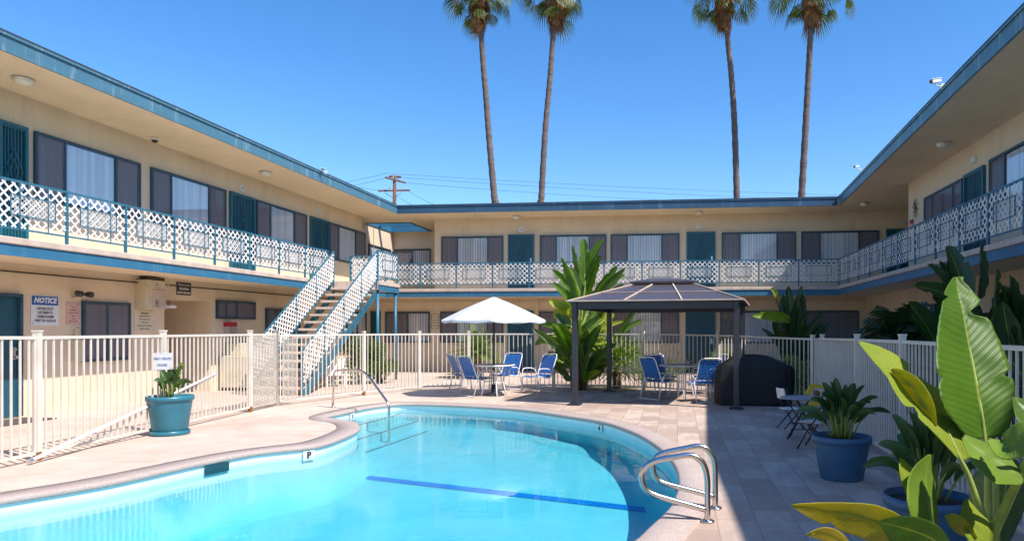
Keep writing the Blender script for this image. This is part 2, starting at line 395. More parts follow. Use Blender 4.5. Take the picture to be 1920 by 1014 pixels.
M['shrub'] = leaf_mat('shrub_leaf', (.20, .30, .04), (.07, .14, .02), 0, .35)
M['back_fascia'] = painted('darker_weathered_fascia', (.03, .09, .16), (.14, .22, .30), .6)  # back wing fascia, a darker blue than on the side wings
M['fan_green'] = leaf_mat('bright_fan_leaf', (.22, .36, .04), (.13, .24, .02), 0, .45)
M['stem'] = simple('yellow_green_stem', (.30, .36, .07), .45, .15, 12)
M['stem_dark'] = simple('dark_stem', (.06, .06, .03), .7, .2, 12)
M['fiber'] = simple('brown_leaf_fibre', (.22, .12, .06), .9, .3, 14, bmp=.6)
def trunk_mat():
    m, nt, b = new_mat('palm_trunk_bark'); b.inputs['Roughness'].default_value = .9
    n1 = noise(nt, 1.2, 4, .6, mapped(nt, (1.2, 1.2, 4.5))); n2 = noise(nt, 9, 4)
    c = mix(nt, ramp(nt, n1, .38, .62), (.075, .052, .048), (.15, .11, .10)); c = mix(nt, .25, c, mix(nt, n2, (.05, .035, .03), (.4, .3, .25)))
    nt.links.new(c, b.inputs['Base Color']); bump(nt, b, n1, .6, .03); return m
M['trunk'] = trunk_mat()
def strap_mat():
    return simple('blue_vinyl_strap', (.025, .15, .48), .35, .08, 12)
M['strap'] = strap_mat()
def hard_roof():
    m, nt, b = new_mat('bronze_gazebo_panel'); b.inputs['Roughness'].default_value = .38
    b.inputs['Base Color'].default_value = (.075, .065, .075, 1); b.inputs['Specular IOR Level'].default_value = .35
    bump(nt, b, noise(nt, 2.5, 2), .08, .01); return m
M['gazebo_panel'] = hard_roof()
# ------------------------------------------------------------------ levels
WL, WB, WR = -11.1, 24.2, 6.3          # wall planes
EL, EB, ER = -9.75, 22.4, 5.0          # balcony edges
Z0, Z1, Z2, ZS, ZT = 2.57, 2.74, 2.84, 5.47, 5.73   # band bottom, band top, walkway, soffit, roof edge
def ML(u, d, z): return (WL + d, u, z)
def MBk(u, d, z): return (u, WB - d, z)
def MR(u, d, z): return (WR - d, u, z)
def uL(px): return onX(WL, px, 600).y
def zL(px, py): return onX(WL, px, py).z
def uB(px): return onY(WB, px, 600).x
def zB(px, py): return onY(WB, px, py).z
def uR(px): return onX(WR, px, 600).y
def zR(px, py): return onX(WR, px, py).z
def fbox(mb, F, u0, u1, d0, d1, z0, z1):
    mb.box(F(u0, d0, z0), F(u1, d1, z1)); return mb
# ------------------------------------------------------------------ pool outline (ground points of the inner coping edge)
inner_px = [(0,938),(200,905),(372,868),(480,848),(594,835),(645,819),(674,804),(668,792),(640,786.5),(609,782),(655,771),(700,762),(752,757),(850,759.5),(969,767),(1062,780),(1133,792),(1194,814),(1240,844),(1266,876),(1272,910),(1255,952),(1217,989),(1180,1020)]
pts = [G(x, y).to_2d() for x, y in inner_px]
pts += [Vector((-.75, 4.1)), Vector((-1.7, 3.35)), Vector((-3.0, 3.0)), Vector((-4.4, 3.2)), Vector((-5.6, 4.0)), Vector((-6.05, 5.0))]
def catmull(P, k=6):
    out = []; n = len(P)
    for i in range(n):
        p0, p1, p2, p3 = P[i-1], P[i], P[(i+1) % n], P[(i+2) % n]
        for j in range(k):
            t = j/k
            # centripetal-ish uniform spline with mild tension
            a = (p2-p0)*.42; b = (p3-p1)*.42
            L = (p2-p1).length
            if a.length > L*.9: a = a.normalized()*L*.9
            if b.length > L*.9: b = b.normalized()*L*.9
            h1 = 2*t**3-3*t**2+1; h2 = -2*t**3+3*t**2; h3 = t**3-2*t**2+t; h4 = t**3-t**2
            out.append(p1*h1 + p2*h2 + a*h3 + b*h4)
    return out
rim = catmull(pts)
def area(P): return sum(P[i-1].x*P[i].y - P[i].x*P[i-1].y for i in range(len(P)))/2
if area(rim) < 0: rim = rim[::-1]
def offset(P, d):
    out = []; n = len(P)
    for i in range(n):
        t = (P[(i+1) % n] - P[i-1]).normalized(); nn = Vector((t.y, -t.x)); out.append(P[i] + nn*d)
    return out
def smooth_poly(P, it):
    for _ in range(it): P = [(P[i-1] + P[i]*2 + P[(i+1) % len(P)])/4 for i in range(len(P))]
    return P
def sheet_with_hole(name, outer, hole, z, mat, kind='structure'):
    bm = bmesh.new(); es = []
    for loop in (outer, hole):
        vs = [bm.verts.new((p[0], p[1], z)) for p in loop]
        es += [bm.edges.new((vs[i-1], vs[i])) for i in range(len(vs))]
    bmesh.ops.triangle_fill(bm, edges=es, use_beauty=True)
    bmesh.ops.recalc_face_normals(bm, faces=bm.faces)
    for f in bm.faces:
        if f.normal.z < 0: f.normal_flip()
    me = bpy.data.meshes.new(name); bm.to_mesh(me); bm.free(); me.materials.append(mat)
    o = bpy.data.objects.new(name, me); col.objects.link(o); return tag(o, kind=kind)
cop_out = smooth_poly(offset(rim, .30), 6)
cop_out = offset(cop_out, .02)
deck_hole = offset(cop_out, -.03)
court = [(-13, -9), (10, -9), (10, 31), (-13, 31)]
sheet_with_hole('pool_deck', court, deck_hole, 0.0, M['deck'])
sheet_with_hole('ground', [(-900, -900), (900, -900), (900, 900), (-900, 900)], [(-12.9, -8.9), (9.9, -8.9), (9.9, 30.9), (-12.9, 30.9)], -0.006, M['ground'])
def loft(name, rings, mat, kind='structure', smooth=True, cap=None):
    n = len(rings[0]); v = []; f = []
    for r in rings: v += [tuple(p) for p in r]
    for i in range(len(rings)-1):
        for j in range(n): f.append((i*n+j, i*n+(j+1) % n, (i+1)*n+(j+1) % n, (i+1)*n+j))
    if cap is not None: f.append(tuple(cap*n+j for j in range(n)))
    me = bpy.data.meshes.new(name); me.from_pydata(v, [], f); me.materials.append(mat)
    bm = bmesh.new(); bm.from_mesh(me); bmesh.ops.recalc_face_normals(bm, faces=bm.faces); bm.to_mesh(me); bm.free()
    me.polygons.foreach_set('use_smooth', [smooth]*len(me.polygons))
    o = bpy.data.objects.new(name, me); col.objects.link(o); return tag(o, kind=kind)
def ring(P, z): return [(p.x, p.y, z(p) if callable(z) else z) for p in P]
inn = rim
loft('pool_coping', [ring(cop_out, -.02), ring(cop_out, .014), ring(offset(inn, .03), .018), ring(offset(inn, .008), .010), ring(inn, -.010), ring(offset(inn, .004), -.035), ring(offset(inn, .016), -.045), ring(offset(inn, .05), -.047)], M['coping'])
WZ = -.11
wallp = offset(rim, .035)
loft('pool_tile_band', [ring(wallp, -.02), ring(wallp, -.30)], M['tileband'])
def floor_z(p): return -.50 - .48*min(1, max(0, (13.5-p.y)/8.0))**2
wall_in = offset(rim, .022)
loft('pool_wall', [ring(wall_in, -.28), ring(wall_in, -.5), ring(offset(rim, -.10), lambda p: floor_z(p)+.10), ring(offset(rim, -.22), lambda p: floor_z(p)+.005), ring(offset(rim, -.26), floor_z)], M['plaster'])
# pool floor
def floor_sheet():
    bm = bmesh.new(); P = offset(rim, -.24); vs = [bm.verts.new((p.x, p.y, 0)) for p in P]
    es = [bm.edges.new((vs[i-1], vs[i])) for i in range(len(vs))]
    bmesh.ops.triangle_fill(bm, edges=es, use_beauty=True)
    for f in bm.faces:
        f.normal_update()
        if f.normal.z < 0: f.normal_flip()
    y = 3.0
    while y < 14:
        bmesh.ops.bisect_plane(bm, geom=list(bm.verts)+list(bm.edges)+list(bm.faces), plane_co=(0, y, 0), plane_no=(0, 1, 0)); y += .35
    for v in bm.verts: v.co.z = floor_z(v.co)
    me = bpy.data.meshes.new('pool_floor'); bm.to_mesh(me); bm.free(); me.materials.append(M['plaster'])
    o = bpy.data.objects.new('pool_floor', me); col.objects.link(o); tag(o, kind='structure')
floor_sheet()
# steps in the far-left nook
steps_parent = thing('pool_steps', 'pale plaster steps edged with dark tile in the far left nook of the pool', 'steps', tuple(G(720, 785)))
def clip_poly(subj, clipper):
    # subj: polygon (pool outline, any shape); clipper: half plane (point, inward normal)
    p, nn = clipper; out = []
    for i in range(len(subj)):
        a, b = subj[i-1], subj[i]; da, db = (a-p).dot(nn), (b-p).dot(nn)
        if (da >= 0) != (db >= 0): out.append(a + (b-a)*(da/(da-db)))
        if db >= 0: out.append(b)
    return out
for (xs_, z) in ((-5.58, -.21), (-5.22, -.35), (-4.90, -.50)):
    P = clip_poly(offset(rim, .02), (Vector((xs_, 12)), Vector((-1, .06)).normalized()))
    P = clip_poly(P, (Vector((0, 10.2)), Vector((0, 1))))
    if len(P) > 2:
        mb = MB(); n = len(P)
        mb.add([(p.x, p.y, z) for p in P] + [(p.x, p.y, -1.30) for p in P], [tuple(range(n))] + [(i, (i+1) % n, n+(i+1) % n, n+i) for i in range(n)])
        st = mb.build('step', M['plaster'], steps_parent, fix=True)
        e = MB(); Yl = [p.y for p in P if abs((p - Vector((xs_, 12))).dot(Vector((-1, .06)).normalized())) < 1e-3]
        y0, y1 = min(Yl), max(Yl); f_ = lambda y: xs_ + (y-12)*.06 - .02
        e.beam((f_(y0), y0, z+.003), (f_(y1), y1, z+.003), .03, .008)
        e.build('tile_edging', M['frame'], st)
# lane line on the pool floor
def on_floor(px, py):
    z = -1.0
    for _ in range(60):
        p = G(px, py, z); z = z*.7 + floor_z(p)*.3
    return p
a, b = on_floor(636, 889), on_floor(1222, 957)
d = (b-a).normalized(); s = Vector((-d.y, d.x, 0))*.085; mb = MB(); k = 12
vs = []
for i in range(k+1):
    p = a.lerp(b, i/k)
    for q in (p-s, p+s): vs.append((q.x, q.y, floor_z(q)+.006))
mb.add(vs, [(2*i, 2*i+2, 2*i+3, 2*i+1) for i in range(k)])
tag(mb.build('lane_line', M['lane'], fix=True), kind='structure')
# water
wp = offset(rim, .05)
n = len(wp); mb = MB()
mb.add([(p.x, p.y, WZ) for p in wp] + [(p.x, p.y, -2.2) for p in wp], [tuple(range(n)), tuple(range(n, 2*n))[::-1]] + [(i, n+i, n+(i+1) % n, (i+1) % n) for i in range(n)])
tag(mb.build('pool_water', M['water'], fix=True), kind='structure')
# ------------------------------------------------------------------ lattice, railing, windows, doors
def clip_line(poly, p, d):
    t0, t1 = -1e9, 1e9; n = len(poly)
    cx = sum(q[0] for q in poly)/n; cy = sum(q[1] for q in poly)/n
    for i in range(n):
        a = poly[i]; b = poly[(i+1) % n]; nx, ny = -(b[1]-a[1]), b[0]-a[0]
        if (cx-a[0])*nx + (cy-a[1])*ny < 0: nx, ny = -nx, -ny
        den = d[0]*nx + d[1]*ny; num = (a[0]-p[0])*nx + (a[1]-p[1])*ny
        if abs(den) < 1e-9:
            if num > 0: return None
            continue
        t = num/den
        if den > 0: t0 = max(t0, t)
        else: t1 = min(t1, t)
    return (t0, t1) if t1 - t0 > .03 else None
def lattice(mb, F, poly, pitch, w, th, rot=0.0, d0=0.0, angs=(45, -45)):
    """diagonal strips clipped to a convex polygon in (u,z); F maps (u,d,z) to the world"""
    us = [q[0] for q in poly]; zs = [q[1] for q in poly]; cu, cz = (min(us)+max(us))/2, (min(zs)+max(zs))/2
    rad = math.hypot(max(us)-min(us), max(zs)-min(zs))/2
    for li, ang in enumerate(angs):
        a = R(ang)+rot; dx, dz = math.cos(a), math.sin(a); nx, nz = -dz, dx
        k = int(rad/pitch)+1
        for i in range(-k, k+1):
            p = (cu+nx*i*pitch, cz+nz*i*pitch); c = clip_line(poly, p, (dx, dz))
            if not c: continue
            t0, t1 = c; A = d0 + li*th*.9; vs = []
            for t in (t0, t1):
                for sd, dd in ((-w/2, A), (w/2, A), (w/2, A+th), (-w/2, A+th)):
                    vs.append(F(p[0]+dx*t+nx*sd, dd, p[1]+dz*t+nz*sd))
            mb.add(vs, [(0,3,2,1),(4,5,6,7),(0,1,5,4),(1,2,6,5),(2,3,7,6),(3,0,4,7)])
bay_cache = {}
def railing(parent, F, u0, n, bay, key, zb=Z2, label=None, skip_last=False):
    """F(u, d, z) with d = 0 on the rail line; one railing part with posts and lattice bays as sub-parts"""
    u1 = u0 + n*bay
    mb = MB(); h = .87
    mb.box(F(u0-.02, -.022, zb+h-.03), F(u1+.02, .022, zb+h))
    mb.box(F(u0, -.012, zb+.13), F(u1, .012, zb+.155))
    rail = mb.build('balcony_railing', M['blue'], parent)
    rl = root_loc(parent)
    for i in range(n+1):
        if skip_last and i == n: break
        u = u0+i*bay
        k = ('post', key)
        if k not in bay_cache:
            p = MB(); p.box(F(u-.018, -.0185, zb-.0), F(u+.018, .0185, zb+h-.031)); o = p.build('railing_post', M['blue'], rail); bay_cache[k] = (o, u)
        else:
            src, su = bay_cache[k]; o = src.copy(); col.objects.link(o); o.parent = rail
            o.location = Vector(F(u-su, 0, 0)) - Vector(F(0, 0, 0))
    for i in range(n):
        u = u0+i*bay; k = ('bay', key, round(bay, 3))
        if k not in bay_cache:
            p = MB(); a, b = u+.03, u+bay-.03; c, e = zb+.16, zb+h-.035
            lattice(p, F, [(a, c), (b, c), (b, e), (a, e)], .108, .026, .007, d0=.0)
            p.mi = 1
            ra, rb, rc, re = a+bay*.17, b-bay*.17, c+.19, e-.19
            lattice(p, F, [(ra, rc), (rb, rc), (rb, re), (ra, re)], .052, .007, .004, d0=.018)
            p.mi = 2
            for (x0, x1, y0, y1) in ((ra-.008, rb+.008, rc-.008, rc+.004), (ra-.008, rb+.008, re-.004, re+.008), (ra-.008, ra+.004, rc+.004, re-.004), (rb-.004, rb+.008, rc+.004, re-.004)):
                p.box(F(x0, .02, y0), F(x1, .034, y1))
            for x in (a+bay*.28, b-bay*.28):
                p.box(F(x-.006, .0345, c-.02), F(x+.006, .044, e+.02))
            o = p.build('lattice_panel', [M['lattice'], M['lattice_dim'], M['blue']], rail); bay_cache[k] = (o, u)
        else:
            src, su = bay_cache[k]; o = src.copy(); col.objects.link(o); o.parent = rail
            o.location = Vector(F(u-su, 0, 0)) - Vector(F(0, 0, 0))
    return rail
def window(parent, F, u0, u1, z0, z1, cuts, kinds, sill=False):
    if u0 > u1: u0, u1 = u1, u0
    us = sorted([u0]+list(cuts)+[u1]); t = .045; mb = MB()
    fbox(mb, F, u0, u1, 0, .06, z1-t, z1); fbox(mb, F, u0, u1, 0, .06, z0, z0+t)
    fbox(mb, F, u0, u0+t, 0, .058, z0+t, z1-t); fbox(mb, F, u1-t, u1, 0, .058, z0+t, z1-t)
    for c in cuts: fbox(mb, F, c-.022, c+.022, 0, .055, z0+t, z1-t)
    w = mb.build('window', M['frame'], parent)
    for i, kd in enumerate(kinds):
        a, b = us[i]+.023, us[i+1]-.023
        if i == 0: a = us[i]+t
        if i == len(kinds)-1: b = us[i+1]-t
        bl = MB(); sw = .092; x = a; dark = kd in ('dark', 'gap')
        j = 0
        zt_ = z1-t-.02
        while x < b - .01:
            x2 = min(b, x+sw*.90)
            jit = random.uniform(-.003, .003)
            if not (kd == 'gap' and j % 9 > 5):
                vs = [F(x, .006, z0+t), F(x2, .018+jit, z0+t), F(x2, .018+jit, zt_), F(x, .006, zt_)]
                bl.add(vs, [(0, 1, 2, 3)])
            x = x+sw; j += 1
        bl.build('blinds', M['blind_grey'] if dark else M['blind'], w)
        p = MB(); fbox(p, F, a, b, .030, .034, z0+t, z1-t)
        p.build('pane', M['glass'], w, fix=True)
        if kd in ('dark', 'gap'):
            p = MB(); p.add([F(a, .045, z0+t), F(b, .045, z0+t), F(b, .045, z1-t), F(a, .045, z1-t)], [(0, 1, 2, 3)]); p.build('insect_screen', M['screen'], w)
    bk = MB(); fbox(bk, F, u0+.01, u1-.01, .001, .004, z0+.01, z1-.01); bk.build('room_shade_sheet', M['black'], w)  # black sheet on the wall stands in for the unlit room
    return w
def door(parent, F, u0, u1, z0, z1, grille=True, knob_side=1):
    if u0 > u1: u0, u1 = u1, u0
    mb = MB(); t = .055
    fbox(mb, F, u0, u0+t, 0, .07, z0, z1); fbox(mb, F, u1-t, u1, 0, .07, z0, z1); fbox(mb, F, u0+t, u1-t, 0, .068, z1-t, z1)
    fr = mb.build('door', M['teal_grille'] if grille else M['frame'], parent)
    p = MB(); fbox(p, F, u0+t, u1-t, .001, .02, z0, z1-t); p.build('door_leaf', M['teal_door'], fr)
    if grille:
        g = MB(); w = u1-u0-2*t; k = 7
        for i in range(1, k):
            x = u0+t+w*i/k; fbox(g, F, x-.008, x+.008, .035, .051, z0+.03, z1-t)
        for z in (z0+.03, z0+.95, z1-t-.03): fbox(g, F, u0+t, u1-t, .034, .0525, z, z+.025)
        cx, cz = (u0+u1)/2, z0+(z1-z0)*.62
        for (ax, az, bx, bz) in ((0,.38,.16,.0),(.16,0,0,-.38),(0,-.38,-.16,0),(-.16,0,0,.38),(0,.2,.08,0),(.08,0,0,-.2),(0,-.2,-.08,0),(-.08,0,0,.2)):
            P0 = F(cx+ax, .06, cz+az); P1 = F(cx+bx, .06, cz+bz)
            g.tube([P0, P1], .009, 5)
        g.build('security_grille', M['teal_grille'], fr)
    h = MB(); ku = u1-t-.07 if knob_side > 0 else u0+t+.07
    h.tube([F(ku, .02, z0+1.0), F(ku, .085, z0+1.0)], [.028, .03], 10); h.tube([F(ku, .02, z0+1.13), F(ku, .06, z0+1.13)], .024, 10)
    fbox(h, F, ku-.03, ku+.03, .015, .027, z0+.96, z0+1.17); h.build('door_knob', M['alu'], fr)
    return fr
# ------------------------------------------------------------------ left wing
lw = thing('apartment_wing', 'cream stucco two storey wing with long white lattice balcony behind the outside staircase', 'building', (WL, 10, 0))
mb = MB()
pa, pb = uL(308), uL(396); pz = zL(308, 559)
for (a, b, c, d) in ((-9, pa, 0, Z0+.06), (pa, pb, pz, Z0+.06), (pb, 24.2, 0, Z0+.06)):
    mb.box((WL-.25, a, c), (WL, b, d))
mb.box((WL-.25, -9, Z0+.06), (WL, 23.5, ZS+.02))
mb.box((WL-2.2, pa-.2, 0), (WL-.25, pa, pz+.2)); mb.box((WL-2.2, pb, 0), (WL-.25, pb+.2, pz+.2)); mb.box((WL-2.3, pa-.2, 0), (WL-2.2, pb+.2, pz+.2)); mb.box((WL-2.2, pa, pz+.0), (WL-.25, pb, pz+.2))
mb.box((-11.85, 23.5, Z2), (-11.6, 27.4, ZS+.02)); mb.box((-11.6, 23.4, Z2), (-11.35, 23.5, ZS+.02))
mb.box((-11.85, 27.4, Z2), (-8.45, 27.65, ZS+.02))
mb.build('wall', M['stucco'], lw)
# control joint and conduit
mb = MB(); u = uL(402); mb.box((WL, u-.008, 0), (WL+.012, u+.008, Z0)); mb.box((WL-.0, uL(700), Z2), (WL+.012, uL(700)+.015, ZS)); mb.build('expansion_joint', M['soffit'], lw)
mb = MB(); mb.tube([(WL+.05, -6, Z0-.10), (WL+.05, 12, Z0-.12), (WL+.05, 23, Z0-.10)], .016, 6); mb.build('conduit', M['stem_dark'], lw)
mb = MB(); mb.box((-11.1, -9, Z0+.03), (EL-.02, 24.2, Z2)); mb.box((-11.6, 23.5, Z0+.061), (-11.1, 27.4, Z2))
mb.build('walkway_slab', M['soffit'], lw)
mb = MB(); mb.box((EL-.02, -9, Z0), (EL+.015, EB, Z1)); mb.build('blue_band', M['band'], lw)
mb = MB(); mb.box((EL-.25, -9, Z1), (EL+.045, EB-.045, Z2+.004)); mb.build('walkway_curb', M['curb'], lw, bevel=.015)
def FLr(u, d, z): return (EL-.05+d, u, z)
railing(lw, FLr, 9.0-1.2*14, 22, 1.2, 'L')
railing(lw, FLr, 20.0, 2, 1.2, 'L')
RE = -9.56
mb = MB()
mb.box((-15, -9, ZS), (-11.6, 31, ZT-.03)); mb.box((-11.6, -9, ZS), (-9.86, 24.9, ZT-.03)); mb.box((-11.6, 27.1, ZS), (-9.86, 31, ZT-.03)); mb.box((-9.86, -9, ZS), (RE-.03, 31, ZT-.03))
mb.build('roof', M['soffit'], lw)
mb = MB(); mb.box((RE-.03, -9, ZS-.012), (RE, 22.9, ZT-.05)); mb.build('fascia', M['fascia'], lw)
mb = MB(); mb.box((RE-.03, -9, ZT-.045), (RE+.025, 22.9-.03, ZT)); mb.build('drip_edge', M['fascia'], lw)
mb = MB(); mb.box((-15, -9, ZT-.03), (-11.6, 31, ZT+.012)); mb.box((-11.6, -9, ZT-.03), (-9.86, 24.9, ZT+.012)); mb.box((-11.6, 27.1, ZT-.03), (-9.86, 31, ZT+.012)); mb.box((-9.86, -9, ZT-.03), (RE-.03, 31, ZT+.012)); mb.box((RE-.03, -9, ZT), (RE+.03, 22.87, ZT+.02)); mb.build('roof_edge', M['roofing'], lw)
# light well in the corner
mb = MB(); mb.box((-11.64, 24.86, ZS-.03), (-9.82, 24.9, ZT-.02)); mb.box((-9.9, 24.9, ZS-.03), (-9.86, 27.1, ZT-.02)); mb.box((-11.6, 27.06, ZS-.03), (-9.9, 27.1, ZT+.0)); mb.box((-11.6, 24.9, ZS-.03), (-11.56, 27.06, ZT))
mb.box((-11.56, 25.9, ZS+.03), (-9.9, 26.0, ZT+.03))
mb.build('light_well_trim', M['band'], lw)
for (x0, x1, cuts, kinds) in ((62, 260, (118, 214), ('dark', 'l', 'dark')), (281, 421, (318, 390), ('dark', 'l', 'gap')), (479, 573, (505, 550), ('dark', 'l', 'dark')), (615.5, 683, (633, 665), ('dark', 'l', 'dark')), (-175, -20, (-130, -60), ('dark', 'l', 'dark'))):
    window(lw, ML, uL(x0), uL(x1), 3.74, 4.92, [uL(c) for c in cuts], kinds)
door(lw, ML, uL(-8), uL(47), Z2+.01, 4.93)
door(lw, ML, uL(429), uL(475), Z2+.01, 4.93)
door(lw, ML, uL(580), uL(614), Z2+.01, 4.93)
# recess windows
def MRec(u, d, z): return (-11.6+d, u, z)
def MRecB(u, d, z): return (u, 27.4-d, z)
r0, r1 = onX(-11.6, 690, 600).y, onX(-11.6, 731, 600).y
window(lw, MRec, max(23.6, r0), min(r1, 27.3), 3.7, 4.72, [max(23.6, r0)+1.1, max(23.6, r0)+2.2], ('l', 'l', 'l'))
q0, q1 = onY(27.4, 740, 600).x, onY(27.4, 808, 600).x
window(lw, MRecB, q0, q1, 3.6, 4.78, [(q0+q1)/2], ('gap', 'l'))
# lower floor
z_t = zL(37, 551)
door(lw, ML, uL(-40), uL(37), .02, z_t, grille=False)
window(lw, ML, uL(152), uL(241), zL(200, 676), zL(200, 566), [uL(198)], ('dark', 'gap'))
window(lw, ML, uL(404), uL(476), zL(440, 598), zL(440, 564), [uL(421), uL(441)], ('gap', 'dark', 'dark'))
window(lw, ML, uL(497), uL(560), .25, 2.06, [uL(515), uL(532)], ('gap', 'dark', 'dark'))
window(lw, ML, uL(648), uL(685), .9, 2.1, [uL(668)], ('l', 'l'))
# ------------------------------------------------------------------ back wing
bw = thing('apartment_wing', 'cream stucco two storey wing facing the pool behind the umbrella and gazebo', 'building', (-2, WB, 0))
mb = MB(); mb.box((-11.35, WB, 0), (9, WB+.25, Z0+.06)); mb.box((-8.7, WB, Z0+.06), (9, WB+.25, ZS+.02)); mb.box((-8.7, WB+.25, Z2), (-8.45, 27.4, ZS+.02))
mb.build('wall', M['stucco'], bw)
mb = MB(); mb.box((EL-.02, EB+.02, Z0+.031), (ER+.02, WB, Z2-.002)); mb.box((-11.1, WB, Z0+.063), (-8.7, 27.4, Z2-.002)); mb.build('walkway_slab', M['soffit'], bw)
mb = MB(); mb.box((EL-.02, EB-.015, Z0), (ER+.0, EB+.02, Z1)); mb.build('blue_band', M['band'], bw)
mb = MB(); mb.box((EL-.25, EB-.045, Z1), (ER+.0, EB+.25, Z2+.002)); mb.build('walkway_curb', M['curb'], bw, bevel=.015)
def FBr(u, d, z): return (u, EB+.05-d, z)
railing(bw, FBr, EL-.05, 12, (ER+.05-EL+.05)/12, 'B')
RB = 22.9
mb = MB(); mb.box((RE-.03, RB+.03, ZS+.0), (5.15, 31, ZT-.029)); mb.build('roof', M['soffit'], bw)
mb = MB(); mb.box((RE-.02, RB, ZS-.012), (5.10, RB+.03, ZT-.05)); mb.build('fascia', M['back_fascia'], bw)
mb = MB(); mb.box((RE, RB-.025, ZT-.045), (5.1, RB+.03, ZT)); mb.build('drip_edge', M['back_fascia'], bw)
mb = MB(); mb.box((RE-.03, RB+.03, ZT-.028), (5.15, 31, ZT+.014)); mb.box((RE, RB-.03, ZT+.0), (5.15, RB+.03, ZT+.016)); mb.build('roof_edge', M['roofing'], bw)
for (x0, x1, cuts, kinds) in ((828, 944, (858, 915), ('dark', 'l', 'dark')), (1012.5, 1137, (1043, 1105), ('dark', 'l', 'dark')), (1145, 1274, (1176, 1241), ('dark', 'l', 'gap')), (1353, 1492, (1387, 1457), ('dark', 'l', 'dark')), (1502, 1648, (1537, 1610), ('dark', 'l', 'gap'))):
    window(bw, MBk, uB(x0), uB(x1), 3.72, 4.82, [uB(c) for c in cuts], kinds)
for x0, x1 in ((953, 1002), (1287, 1341.5), (1661, 1706)): door(bw, MBk, uB(x0), uB(x1), Z2+.01, 4.86)
for (x0, x1, cuts, kinds) in ((723, 806.5, (765,), ('dark', 'l')), (826, 944, (856, 914), ('dark', 'l', 'dark')), (1011, 1135, (1042, 1105), ('dark', 'l', 'dark')), (1149, 1273, (1180, 1240), ('gap', 'l', 'dark')), (1350, 1490, (1386, 1456), ('dark', 'l', 'dark'))):
    window(bw, MBk, uB(x0), uB(x1), 1.02, 2.13, [uB(c) for c in cuts], kinds)
window(bw, MBk, uB(1502), uB(1610), .25, 2.13, [uB(1535)], ('gap', 'dark'))
for x0, x1 in ((691, 714), (952, 1001), (1285, 1341)): door(bw, MBk, uB(x0), uB(x1), .02, 2.16)
mb = MB(); u = uB(1011); 
for px in (1008.5,): mb.tube([MBk(uB(px), .04, .0), MBk(uB(px), .04, Z0)], .03, 8)
mb.tube([MBk(uB(700), .05, Z0-.1), MBk(uB(1640), .05, Z0-.1)], .014, 6)
mb.build('drain_pipe', M['soffit'], bw)
# ------------------------------------------------------------------ right wing
rw = thing('apartment_wing', 'shaded two storey wing with lattice balcony on the right above the dark plants', 'building', (WR, 10, 0))
mb = MB(); mb.box((WR, -9, 0), (WR+.25, 24.2, Z0+.06)); mb.box((WR, -9, Z0+.06), (WR+.25, 19.8, ZS+.02)); mb.box((WR+.25, 19.55, Z0+.06), (9, 19.8, ZS+.02)); mb.box((8.8, 19.8, Z2), (9.0, 24.2, ZS+.02))
mb.build('wall', M['stucco'], rw)
mb = MB(); mb.box((ER+.02, -9, Z0+.03), (WR, 24.2, Z2-.001)); mb.box((WR, 19.8, Z0+.062), (8.8, 24.2, Z2-.001)); mb.build('walkway_slab', M['soffit'], rw)
mb = MB(); mb.box((ER-.015, -9, Z0), (ER+.02, EB-.016, Z1)); mb.build('blue_band', M['band'], rw)
mb = MB(); mb.box((ER-.045, -9, Z1), (ER+.25, EB-.045, Z2+.004)); mb.build('walkway_curb', M['curb'], rw, bevel=.015)
def FRr(u, d, z): return (ER+.05-d, u, z)
railing(rw, FRr, EB+.05-1.17*27, 27, 1.17, 'R', skip_last=True)
EV = [(4.75, -9), (4.42, 7.0), (4.62, 12.0), (5.15, RB+.03)]
mb = MB(); mb.prism([(x+.03, y) for x, y in EV] + [(5.18, 31), (10.5, 31), (10.5, -9)], ZS+.0, ZT-.03); mb.build('roof', M['soffit'], rw, fix=True)
def strip(mb, P, w0, w1, z0, z1):
    n = len(P)
    for i in range(n-1):
        (xa, ya), (xb, yb) = P[i], P[i+1]
        mb.add([(xa+w0, ya, z0), (xa+w1, ya, z0), (xa+w1, ya, z1), (xa+w0, ya, z1), (xb+w0, yb, z0), (xb+w1, yb, z0), (xb+w1, yb, z1), (xb+w0, yb, z1)],
               [(0,1,2,3),(4,7,6,5),(0,4,5,1),(1,5,6,2),(2,6,7,3),(3,7,4,0)])
mb = MB(); strip(mb, EV, 0, .03, ZS-.012, ZT-.05); mb.build('fascia', M['fascia'], rw, fix=True)
mb = MB(); strip(mb, EV, -.025, .03, ZT-.045, ZT); mb.build('drip_edge', M['fascia'], rw, fix=True)
mb = MB(); mb.prism([(x+.03, y) for x, y in EV] + [(5.18, 31), (10.5, 31), (10.5, -9)], ZT-.03, ZT+.01); strip(mb, EV, -.03, .03, ZT+.0, ZT+.018); mb.build('roof_edge', M['roofing'], rw, fix=True)
for (x0, x1, cuts, kinds, t) in ((1736, 1808, (1751, 1790), ('dark', 'gap', 'dark'), 4.83), (1859, 1965, (1888, 1940), ('gap', 'l', 'dark'), 4.90), (2060, 2400, (2120, 2300), ('dark', 'l', 'dark'), 4.9)):
    window(rw, MR, uR(x0), uR(x1), 3.72, t, [uR(c) for c in cuts], kinds[::-1])
door(rw, MR, uR(1812), uR(1849), Z2+.01, 4.86)
for (a, b) in ((3.5, 5.6), (8.6, 10.8), (12.2, 14.6), (17.5, 20.0)):
    window(rw, MR, a, b, 1.0, 2.12, [a+.5, b-.5], ('dark', 'l', 'dark'))
for a in (6.6, 15.8): door(rw, MR, a, a+.95, .02, 2.15)
